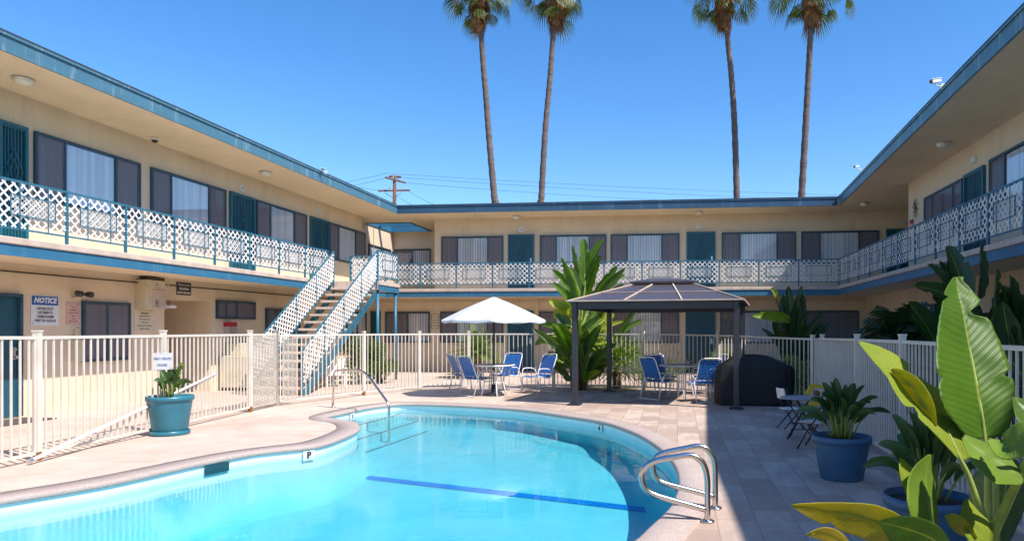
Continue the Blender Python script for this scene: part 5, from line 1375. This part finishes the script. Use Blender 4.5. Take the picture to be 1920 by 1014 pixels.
def fan_palm(label, c, h, R_, n, mat, seed, fr=.55):
    r_ = random.Random(seed); t = thing('fan_palm', label, 'palm', (c.x, c.y, 0)); mb = MB(); MB().tube([c, c+Vector((0, 0, h))], [.12, .10], 10).build('trunk', M['fiber'], t, smooth=True); top = c+Vector((0, 0, h))
    for i in range(n):
        a = 2.4*i; el = R(75-95*(i/n)); d = Vector((math.cos(a)*math.cos(el), math.sin(a)*math.cos(el), math.sin(el))); q = top + d*R_*.5; mb.tube([top, q], .008, 4); fan_leaf(mb, q, d, fr, 16, .018, droop=.16)
    mb.build('crown', M[mat], t); return t
c = at(1156, 618, 17.6); c.z = 0
fan_palm('low bright fan palm behind the fence between the banana plant and gazebo chairs', c, .45, .62, 28, 'fan_green', 5, .92)
c = at(1355, 618, 18.5); c.z = 0
fan_palm('small yellow-green fan palm beside the black barbecue cover', c, .45, .45, 22, 'shrub', 6, .42)
def spike_plant(label, c, n, l, w, mat, seed, name='spiky_plant'):
    r_ = random.Random(seed); t = thing(name, label, 'plant', (c.x, c.y, 0)); mb = MB()
    for i in range(n):
        a = 2.4*i; el = R(r_.uniform(25, 80)); d = Vector((math.cos(a)*math.cos(el), math.sin(a)*math.cos(el), math.sin(el))); ll = l*r_.uniform(.7, 1.1); b = c + Vector((math.cos(a)*.05, math.sin(a)*.05, 0)); blade(mb, arc(b, b+d*ll, Vector((0, 0, ll*.1))), w, .3, 6, seed=i)
    mb.build('foliage', M[mat], t, smooth=True)
for px, zc, n, l, mt, lb in ((1255, 19.5, 16, .95, 'leaf_mid', 'loose dark spiky plant against the back wall behind the gazebo table'), (1098, 18.6, 16, .8, 'leaf_mid', 'low leafy undergrowth at the foot of the banana plant'), (1335, 18.9, 18, .7, 'leaf_dark', 'dark bronze spiky plant behind the right gazebo chair')):
    c = at(px, 618, zc); c.z = 0; spike_plant(lb, c, n, l, .07, mt, px)
# leafy shrub beside the stairs
def shrub(label, c, rx, ry, h, n, mat, seed, s=.045):
    r_ = random.Random(seed); t = thing('shrub', label, 'shrub', (c.x, c.y, 0)); mb = MB(); cl = [(r_.uniform(-.7, .7)*rx, r_.uniform(-.7, .7)*ry, r_.uniform(.25, .85)*h, r_.uniform(.25, .42)*min(rx, h)) for _ in range(14)]
    st_ = MB()
    for (x, y, z, rad) in cl: st_.tube([c, c+Vector((x*.5, y*.5, z*.5)), c+Vector((x, y, z))], [.02, .012, .006], 5)
    for i in range(n):
        x, y, z, rad = r_.choice(cl); d = Vector((r_.gauss(0, 1), r_.gauss(0, 1), r_.gauss(0, 1))).normalized(); q = c + Vector((x, y, z)) + d*rad*r_.uniform(.6, 1.1)
        if q.z < .02: continue
        e = (d + Vector((r_.uniform(-.8, .8), r_.uniform(-.8, .8), r_.uniform(-.3, .8)))).normalized()*s*r_.uniform(.8, 1.6); sd = e.cross(Vector((r_.random(), r_.random(), r_.random()))).normalized()*s*.45
        mb.add([q, q+e*.5+sd, q+e, q+e*.5-sd], [(0, 1, 2, 3)])
    st_.build('branches', M['stem_dark'], t); mb.build('foliage', M[mat], t)
c = at(676, 618, 19.2); c.z = 0; shrub('round sunlit green shrub behind the fence beside the stair foot', c, .72, .5, 1.40, 6200, 'shrub', 3)
c = at(700, 618, 19.0); c.z = 0; shrub('low spreading green shrub under the landing columns', c + Vector((.15, .2, 0)), .45, .4, .7, 1800, 'shrub', 4)
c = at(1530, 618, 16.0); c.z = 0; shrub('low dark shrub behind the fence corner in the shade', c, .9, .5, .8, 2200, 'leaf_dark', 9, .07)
c = at(1230, 618, 20.5); c.z = 0; shrub('low green shrub against the back wall right of the fan palm', c, .5, .4, .6, 1500, 'shrub', 12)
c = at(868, 618, 23.0); c.z = 0
t = thing('dark_planter', 'dark low planter box against the back wall beside the sago palm', 'planter', (c.x, c.y, 0)); mb = MB(); mb.box((c.x-.35, c.y-.2, 0), (c.x+.35, c.y+.2, .42)); mb.build('box', M['wood'], t, bevel=.02)
mb = MB(); r_ = random.Random(3)
for i in range(20):
    a = 2.4*i; blade(mb, arc(Vector((c.x, c.y, .40)), Vector((c.x+math.cos(a)*.35, c.y+math.sin(a)*.3, .40+r_.uniform(.05, .4))), Vector((0, 0, .15))), .05, .3, 5, seed=i)
mb.build('foliage', M['leaf_mid'], t, smooth=True)
# ------------------------------------------------------------------ potted plants
def pot(c, r, h, mat, t, saucer=False):
    prof = [(0, .012), (r*.70, .0), (r*.72, .01), (r*.93, h-.075), (r*.935, h-.07), (r*1.0, h-.065), (r*1.012, h-.03), (r*1.0, h), (r*.955, h), (r*.93, h-.05), (0, h-.055)]
    MB().lathe(prof, (c.x, c.y, 0), 56).build('pot', mat, t, smooth=True)
    MB().lathe([(r*.925, h-.05), (r*.6, h-.035), (0, h-.03)], (c.x, c.y, 0), 28).build('soil', M['soil'], t, smooth=True)
    if saucer: MB().lathe([(0, .002), (r*.80, .002), (r*.84, .02), (r*.84, .06), (r*.80, .065), (r*.78, .03), (0, .03)], (c.x, c.y, 0), 48).build('saucer', mat, t, smooth=True)
def pot_plant(label, c, r, h, mat, leaves_n, lh, spread, lw, seed, lmat='leaf_pot', saucer=False, pmat=None):
    t = thing('potted_plant', label, 'potted plant', (c.x, c.y, 0), group='plants in big round pots'); pot(c, r, h, mat, t, saucer); r_ = random.Random(seed); mb = MB(); sm = MB()
    for i in range(leaves_n):
        a = 2.399*i + r_.uniform(-.2, .2); f = (i+.5)/leaves_n; b = Vector((c.x+math.cos(a)*r*.35*f, c.y+math.sin(a)*r*.35*f, h-.05)); out = spread*(.12+.88*f**.9)*r_.uniform(.75, 1.05); ht = lh*(1-.55*f**1.8)*r_.uniform(.8, 1.05)
        tp = Vector((c.x+math.cos(a)*out, c.y+math.sin(a)*out, h+ht)); mid = b.lerp(tp, .42) + Vector((-math.cos(a)*out*.14, -math.sin(a)*out*.14, ht*.10))
        P = [mid.lerp(tp, u) + Vector((0, 0, math.sin(u*math.pi)*.05*f)) + Vector((math.cos(a), math.sin(a), -1.2))*(.06*f*u*u) for u in (0, .25, .5, .75, 1)]
        blade(mb, P, lw*r_.uniform(.75, 1.15), .45, 9, seed=i, wave=.05, up=Vector((math.cos(a+2), math.sin(a+2), .8)))
        sm.tube([b, b.lerp(mid, .5), mid, P[1]], [.009, .008, .007, .004], 5)
    mb.build('foliage', M[lmat], t, smooth=True); sm.build('stems', M['stem'], t, smooth=True); return t
c = G(1578, 896); pot_plant('blue plastic pot with a bushy spear-leaved plant standing on the shaded tiles', c, .285, .43, M['blue_pot'], 36, .56, .48, .115, 4)
c = at(1740, 618, 4.45); c.z = 0; pot_plant('blue plastic pot with a dark spear-leaved plant, nearest the camera behind the yellow leaves', c, .27, .42, M['blue_pot'], 28, .56, .42, .11, 6)
c = G(319, 814); tp_ = pot_plant('teal glazed pot on a saucer with a small stiff plant beside the leaning pole', c, .298, .55, M['teal_pot'], 10, .46, .26, .11, 9, saucer=True, lmat='leaf_pot')
mb = MB(); b = Vector((c.x, c.y, .50)); P = [b, b+cR*.10+Vector((0, 0, .22)), b+cR*.17+Vector((0, 0, .50))]; mb.tube(P, .012, 6)
for i in range(16):
    f = i/16; q = P[0].lerp(P[2], .35+.65*f); a = i*2.4; blade(mb, arc(q, q+Vector((math.cos(a)*.10, math.sin(a)*.08, .05)), Vector((0, 0, .02))), .05, .2, 4, seed=i)
mb.build('curly_shoot', M['leaf_mid'], tp_, smooth=True)
# ------------------------------------------------------------------ palm trees
def big_palm(px_pts, zc, crown, cr, label, seed):
    P = [at(x, y, zc) for x, y in px_pts]; b = P[0].copy(); dz = P[0]-P[1]; b = P[0] + dz*(P[0].z/max(.1, abs(dz.z))); b.z = 0
    b.x = P[0].x + (P[0].x-P[1].x)*.3; b.y = P[0].y
    top = at(*crown, zc); r_ = random.Random(seed)
    t = thing('palm_tree', label, 'palm tree', tuple(b), group='tall fan palms beyond the back wing')
    pts_ = [b] + P + [top]; Q = []; rad = []
    for i in range(len(pts_)-1):
        for k in range(14):
            u = k/14; p0, p1, p2, p3 = pts_[max(i-1, 0)], pts_[i], pts_[i+1], pts_[min(i+2, len(pts_)-1)]
            Q.append(.5*((2*p1)+(p2-p0)*u+(2*p0-5*p1+4*p2-p3)*u*u+(3*p1-p0-3*p2+p3)*u**3))
    Q.append(top); nq = len(Q)
    rad = [(.225-.075*i/nq)*(1+.07*((i*7+seed*3) % 3-1)) for i in range(nq)]
    MB().tube(Q, rad, 12).build('trunk', M['trunk'], t, smooth=True)
    live, dead = MB(), MB()
    for i in range(27):
        a = 2.4*i+seed; el = R(85-118*(i/27)**.9+r_.uniform(-8, 8)); d = Vector((math.cos(a)*math.cos(el), math.sin(a)*math.cos(el), math.sin(el))); pl = cr*r_.uniform(.52, .84); q = top + d*pl + Vector((0, 0, -.12*pl)); d2 = (d + Vector((0, 0, -.9 - .9*(i/27)))).normalized()
        live.tube([top, top+d*pl*.5+Vector((0, 0, .05)), q], .024, 4); fan_leaf(live, q, d2, cr*r_.uniform(.36, .50), 16, .040, droop=.42, spread=r_.uniform(1.7, 2.5), up=Vector((math.cos(a)*.8+r_.uniform(-.5, .5), math.sin(a)*.8+r_.uniform(-.5, .5), .8)))
    for i in range(12):
        a = 2.4*i+seed*1.7; q = top + Vector((math.cos(a)*r_.uniform(.5, 1.25), math.sin(a)*r_.uniform(.5, 1.25), -r_.uniform(.7, 1.9))); live.tube([top, (top+q)/2+Vector((math.cos(a)*.15, math.sin(a)*.15, .25)), q], .02, 4)
        fan_leaf(live, q, Vector((math.cos(a)*.5, math.sin(a)*.5, -1)), r_.uniform(.75, 1.05), 14, .04, droop=.2, spread=1.7, up=Vector((math.cos(a), math.sin(a), .3)))
    for i in range(64):
        a = 2.4*i+seed*2; f = i/64; z0 = -.6-1.65*f; out = r_.uniform(.15, .95)*(1-.6*f); q = top + Vector((math.cos(a)*out*.7, math.sin(a)*out*.7, z0)); d = Vector((math.cos(a)*.22, math.sin(a)*.22, -1)); dead.tube([top+Vector((0, 0, z0*.4)), q], .02, 4); fan_leaf(dead, q, d, r_.uniform(.6, 1.35), 9, .030, droop=.12, spread=r_.uniform(.4, 1.0), up=Vector((math.cos(a), math.sin(a), .2)))
    for i in range(5):
        a = r_.uniform(0, 6.28); q = top+Vector((math.cos(a)*1.3, math.sin(a)*1.3, -.2)); e = q + Vector((math.cos(a)*.3, math.sin(a)*.3, -1.3)); dead.tube([top, q, e], .02, 4)
        for k in range(16): u = r_.random(); s0 = q.lerp(e, u); dead.tube([s0, s0+Vector((r_.uniform(-.18, .18), r_.uniform(-.18, .18), -.3))], .012, 3)
    live.build('crown', M['palm_green'], t); dead.build('dead_frond_skirt', M['palm_dead'], t)
big_palm([(930, 400), (927, 372), (918, 270), (911, 180), (904, 95)], 43, (898, -30), 2.7, 'leftmost tall palm leaning left above the back roof', 1)
big_palm([(1013, 400), (1015, 372), (1022, 250), (1031, 150), (1036, 80)], 44, (1042, -30), 2.7, 'second tall palm from the left leaning slightly right above the back roof', 2)
big_palm([(1382, 400), (1381.5, 368), (1377, 230), (1371, 140), (1364, 70)], 43, (1357, -30), 2.9, 'tall palm with a green fan crown third from the left', 3)
big_palm([(1501, 400), (1503, 368), (1511, 230), (1517, 120), (1520, 50)], 40, (1522, -38), 2.8, 'rightmost tall palm with a thick brown skirt of dead fronds', 4)
# ------------------------------------------------------------------ utility pole and wires
zc = 56; t = thing('utility_pole', 'brown wooden utility pole with two crossarms beyond the corner of the roofs', 'utility pole', tuple(at(738, 618, zc)*Vector((1, 1, 0)) if False else (at(738, 618, zc).x, at(738, 618, zc).y, 0)))
b = at(738, 618, zc); b.z = 0; tp = at(740, 330, zc); MB().tube([b, tp], [.19, .135], 10).build('pole', M['wood'], t, smooth=True)
def arm(p, q, w):
    a_, b_ = at(*p), at(*q); o = MB().beam(a_, b_, .10, .13).build('crossarm', M['wood'], t)
    for k in range(w): u = (k+.5)/w; s0 = a_.lerp(b_, u)+Vector((0, 0, .06)); MB().tube([s0, s0+Vector((0, 0, .12)), s0+Vector((0, 0, .2))], [.02, .045, .03], 6).build('insulator', M['alu'], o)
arm((709, 358, 55.5), (768, 357, 56.5), 7); arm((723, 333, 54.5), (760, 343, 57.5), 4); arm((729, 331, 56.3), (752, 332, 56.3), 4)
MB().beam(at(722, 362, 56), at(737, 371, 56), .04, .04).build('brace', M['wood'], t); MB().beam(at(752, 362, 56.2), at(740, 371, 56), .04, .04).build('brace', M['wood'], t)
def wire(p, q, sag, label, r=.013):
    a_, b_ = at(*p), at(*q); k = 16; P = [a_.lerp(b_, i/k)+Vector((0, 0, -sag*4*(i/k)*(1-i/k))) for i in range(k+1)]; o = MB().tube(P, r, 4).build('power_line', M['wire']); tag(o, label, 'cable', 'power lines from the utility pole')
wire((725, 325, 55.5), (1700, 368, 75), .3, 'highest power line running right from the utility pole above the back roof')
wire((752, 333, 56), (1720, 380, 75), .3, 'second power line running right from the utility pole just above the back roof')
wire((760, 343, 56), (1500, 384, 72), .3, 'third power line running right from the utility pole, closest to the back roof')
wire((725, 325, 55.5), (560, 352, 70), .2, 'topmost power line running left from the utility pole')
wire((723, 334, 55.5), (560, 362, 70), .2, 'middle power line running left from the utility pole')
wire((710, 357, 55.5), (560, 322, 66), .2, 'power line crossing down from the left toward the lower crossarm')
wire((765, 358, 56), (835, 392, 50), .1, 'short sloping cable right of the utility pole, outer one')
wire((742, 366, 56), (800, 396, 50), .1, 'short sloping cable right of the utility pole, inner one')
# ------------------------------------------------------------------ big plant in the right foreground
fp = at(1850, 618, 2.95); fp.z = 0
big = thing('bird_of_paradise_plant', 'large sunlit yellow-green broad-leaved plant filling the lower right corner', 'plant', tuple(fp))
def broad(mid, wl, wr, mat, cl=0.0, cr=0.0, n=26, m=9, notch=(), ripple=.003, tl=0.0, tr_=0.0, ends=(1, 1)):
    """mid: (px, py, depth) along the rib; wl / wr: widths in px to each side; cl / cr: depth bend; notch: (side, t, width, depth)"""
    def samp(arr, u):
        s_ = u*(len(arr)-1); k = min(int(s_), len(arr)-2); f = s_-k; a = arr[max(k-1, 0)]; b = arr[k]; c = arr[k+1]; d = arr[min(k+2, len(arr)-1)]
        g = lambda a, b, c, d: .5*((2*b)+(c-a)*f+(2*a-5*b+4*c-d)*f*f+(3*b-a-3*c+d)*f**3)
        return tuple(g(*v) for v in zip(a, b, c, d)) if isinstance(b, tuple) else max(0, g(a, b, c, d))
    mb = MB(); vs = []; cols = 2*m+1
    for i in range(n+1):
        u = i/n; p = samp(mid, u); p2 = samp(mid, min(1, u+.02)); p1 = samp(mid, max(0, u-.02)); dx, dy = p2[0]-p1[0], p2[1]-p1[1]; L_ = math.hypot(dx, dy) or 1; nx, ny = -dy/L_, dx/L_
        WLn, WRn = samp(wl, u), samp(wr, u)
        jr = 1 - .035*abs(math.sin(u*31+mid[0][0]))*abs(math.sin(u*73)); WLn *= jr; WRn *= 1 - .03*abs(math.sin(u*27+1+mid[0][1]))
        for (sd, tt, ww, dd) in notch:
            g = max(0, 1-abs(u-tt)/ww)
            if sd < 0: WLn *= 1-dd*g
            else: WRn *= 1-dd*g
        for j in range(-m, m+1):
            x = j/m; w = WLn if j < 0 else WRn
            # screen: rib runs base -> tip upwards; left of travel is negative
            X = p[0] + nx*(w*x)*1.0; Y = p[1] + ny*(w*x) + abs(x)**1.5*w*.0
            c = (cl if j < 0 else cr); z = p[2] + c*abs(x)**1.4*(w/100) + (tl if j < 0 else tr_)*abs(x)*(w/100) + ripple*math.sin(u*55+abs(x)*2)*abs(x) + .004*math.sin(u*21+j*.5)
            vs.append(at(X, Y, z))
    fs, uv = [], []
    for i in range(n):
        for j in range(2*m):
            a = i*cols+j; fs.append((a, a+1, a+cols+1, a+cols)); x0, x1 = (j-m)/m, (j+1-m)/m; uv.append([(x0, i/n), (x1, i/n), (x1, (i+1)/n), (x0, (i+1)/n)])
    mb.add(vs, fs, uv); o = mb.build('leaf', M[mat], big, smooth=True); md = o.modifiers.new('thickness', 'SOLIDIFY'); md.thickness = .0018; return o
def stalk(P, r0, r1, mat='stem'):
    P = [at(*p) for p in P]; k = len(P); Q = []
    for i in range(k-1):
        for q in range(6):
            u = q/6; p0, p1, p2, p3 = P[max(i-1, 0)], P[i], P[i+1], P[min(i+2, k-1)]; Q.append(.5*((2*p1)+(p2-p0)*u+(2*p0-5*p1+4*p2-p3)*u*u+(3*p1-p0-3*p2+p3)*u**3))
    Q.append(P[-1]); nn = len(Q); MB().tube(Q, [r0+(r1-r0)*i/(nn-1) for i in range(nn)], 12).build('leaf_stem', M[mat], big, smooth=True)
# nx,ny with travel base->tip upwards: (dx,dy)=(0,-1) -> n=(1,0): positive x = right in the picture
# erect big leaf
broad([(1846, 822, 2.72), (1838, 760, 2.75), (1828, 700, 2.80), (1816, 640, 2.86), (1805, 580, 2.93), (1796, 545, 2.98), (1793, 519, 3.02)],
      [28, 66, 72, 62, 44, 26, 6], [44, 68, 68, 56, 40, 24, 14], 'leaf_big', cl=-.10, cr=-.02, tl=-.26, tr_=.06, n=40, notch=((1, .64, .045, .85), (1, .93, .05, .3), (-1, .34, .018, .28), (1, .30, .014, .22), (-1, .80, .02, .35)), ripple=.0014)
stalk([(1853, 1120, 2.8), (1852, 950, 2.74), (1851, 880, 2.72), (1846, 822, 2.72), (1838, 760, 2.752), (1816, 640, 2.862)], .016, .004)
# folded yellow leaf reaching up-left
broad([(1800, 858, 2.55), (1776, 806, 2.58), (1752, 770, 2.62), (1715, 730, 2.68), (1680, 690, 2.75), (1645, 662, 2.82), (1609, 640, 2.9)],
      [4, 22, 30, 34, 24, 16, 1], [6, 28, 40, 26, 22, 14, 2], 'leaf_lime', cl=-.5, cr=.35, tl=-.2, tr_=.3, n=30, notch=((1, .58, .05, .7), (-1, .42, .04, .5)))
broad([(1752, 800, 2.52), (1735, 765, 2.53), (1712, 728, 2.57), (1690, 706, 2.62), (1672, 692, 2.66)], [4, 12, 16, 14, 3], [5, 18, 20, 14, 2], 'leaf_yellow', cl=.3, cr=-.3, n=20)
broad([(1812, 862, 2.58), (1795, 820, 2.6), (1775, 795, 2.6), (1752, 775, 2.6)], [4, 26, 22, 4], [5, 22, 16, 2], 'leaf_lime', cl=-.4, cr=.5, n=16)
stalk([(1880, 1140, 2.6), (1848, 985, 2.55), (1832, 940, 2.54), (1815, 890, 2.54), (1798, 855, 2.55), (1776, 806, 2.584)], .019, .005)
# upright folded leaf at bottom centre
broad([(1748, 1012, 2.35), (1744, 965, 2.36), (1738, 925, 2.38), (1737, 888, 2.42), (1745, 852, 2.46)], [22, 36, 38, 30, 4], [12, 15, 18, 16, 2], 'leaf_olive', cl=-.35, cr=.55, tl=-.3, tr_=.5, n=24)
broad([(1716, 955, 2.44), (1706, 920, 2.45), (1697, 885, 2.47), (1687, 858, 2.49)], [2, 8, 10, 1], [3, 16, 16, 2], 'leaf_lime', cl=-.3, cr=.4, n=14)
stalk([(1765, 1120, 2.4), (1752, 1040, 2.36), (1747, 1000, 2.355), (1742, 930, 2.39)], .014, .004)
# yellow leaf along the bottom left
broad([(1745, 1040, 2.2), (1690, 1000, 2.18), (1640, 975, 2.15), (1590, 962, 2.12), (1535, 954, 2.10), (1484, 947, 2.08)], [6, 34, 40, 36, 24, 2], [6, 26, 28, 20, 12, 2], 'leaf_yellow', cl=.45, cr=-.25, tl=-.2, n=28, notch=((-1, .7, .03, .5),))
broad([(1600, 1035, 2.12), (1572, 1012, 2.1), (1545, 1000, 2.08), (1512, 1002, 2.06)], [3, 16, 14, 1], [3, 14, 12, 1], 'leaf_yellow', cl=.4, cr=-.2, n=14)
# curled leaf in front of it
broad([(1790, 1050, 1.98), (1752, 1012, 1.98), (1715, 995, 2.0), (1680, 985, 2.03), (1650, 978, 2.06)], [8, 46, 52, 34, 3], [6, 24, 26, 18, 3], 'leaf_big', cl=.5, cr=-.5, n=22)
# torn yellow leaf bottom right
broad([(1852, 1050, 2.25), (1838, 1000, 2.25), (1822, 965, 2.27), (1812, 935, 2.3)], [10, 26, 22, 4], [8, 26, 16, 3], 'leaf_lime', cl=-.3, cr=.4, n=18, notch=((-1, .6, .06, .7),))
broad([(1830, 1010, 2.22), (1808, 985, 2.2), (1788, 972, 2.18), (1772, 966, 2.17)], [4, 20, 16, 2], [4, 10, 10, 1], 'leaf_yellow', cl=.4, cr=-.2, n=12)
# leaf drooping from the right
broad([(1918, 905, 2.15), (1895, 880, 2.17), (1868, 862, 2.2), (1838, 845, 2.24), (1806, 818, 2.28)], [6, 36, 36, 26, 4], [4, 14, 22, 20, 6], 'leaf_olive', cl=-.4, cr=.35, n=22)
broad([(1960, 800, 2.0), (1930, 812, 2.02), (1905, 825, 2.06), (1880, 838, 2.1), (1852, 762 + 60, 2.14)], [4, 30, 34, 22, 2], [3, 26, 28, 18, 2], 'leaf_olive', cl=-.4, cr=.4, n=20)
broad([(1990, 850, 2.3), (1950, 800, 2.32), (1922, 768, 2.36), (1900, 742, 2.4)], [6, 24, 22, 3], [6, 20, 18, 2], 'leaf_mid', n=16, cl=-.3, cr=.3)
broad([(1872, 1040, 2.75), (1878, 960, 2.78), (1890, 900, 2.8), (1900, 860, 2.84)], [14, 60, 64, 10], [10, 40, 40, 8], 'leaf_mid', n=20, cl=.3, cr=.3)
stalk([(1845, 1150, 2.4), (1862, 1010, 2.36), (1885, 950, 2.3), (1918, 880, 2.2), (1960, 790, 2.1)], .020, .010)
stalk([(1870, 1150, 2.8), (1868, 960, 2.76), (1866, 890, 2.75), (1862, 830, 2.76)], .014, .010)
stalk([(1800, 1150, 2.1), (1790, 1050, 2.0), (1770, 1020, 1.985)], .014, .007)
stalk([(1790, 1150, 2.3), (1760, 1070, 2.22), (1735, 1030, 2.195)], .014, .006)
stalk([(1862, 1150, 2.3), (1855, 1060, 2.26), (1845, 1020, 2.26)], .013, .006)
# stems that run down to the soil and fibrous base, below the picture
mb = MB(); 
for k in range(7):
    a = k*.9; q = fp+Vector((math.cos(a)*.08, math.sin(a)*.06, 0)); e = at(1790+k*16, 1130, 2.1+.09*k); mb.tube([q, q.lerp(e, .5)+Vector((0, 0, .05)), e], [.035, .025, .018], 8)
mb.build('lower_stems', M['stem'], big, smooth=True)
MB().lathe([(0, .0), (.22, 0), (.18, .05), (.10, .14), (0, .16)], (fp.x, fp.y, 0), 16).build('root_crown', M['fiber'], big, smooth=True)
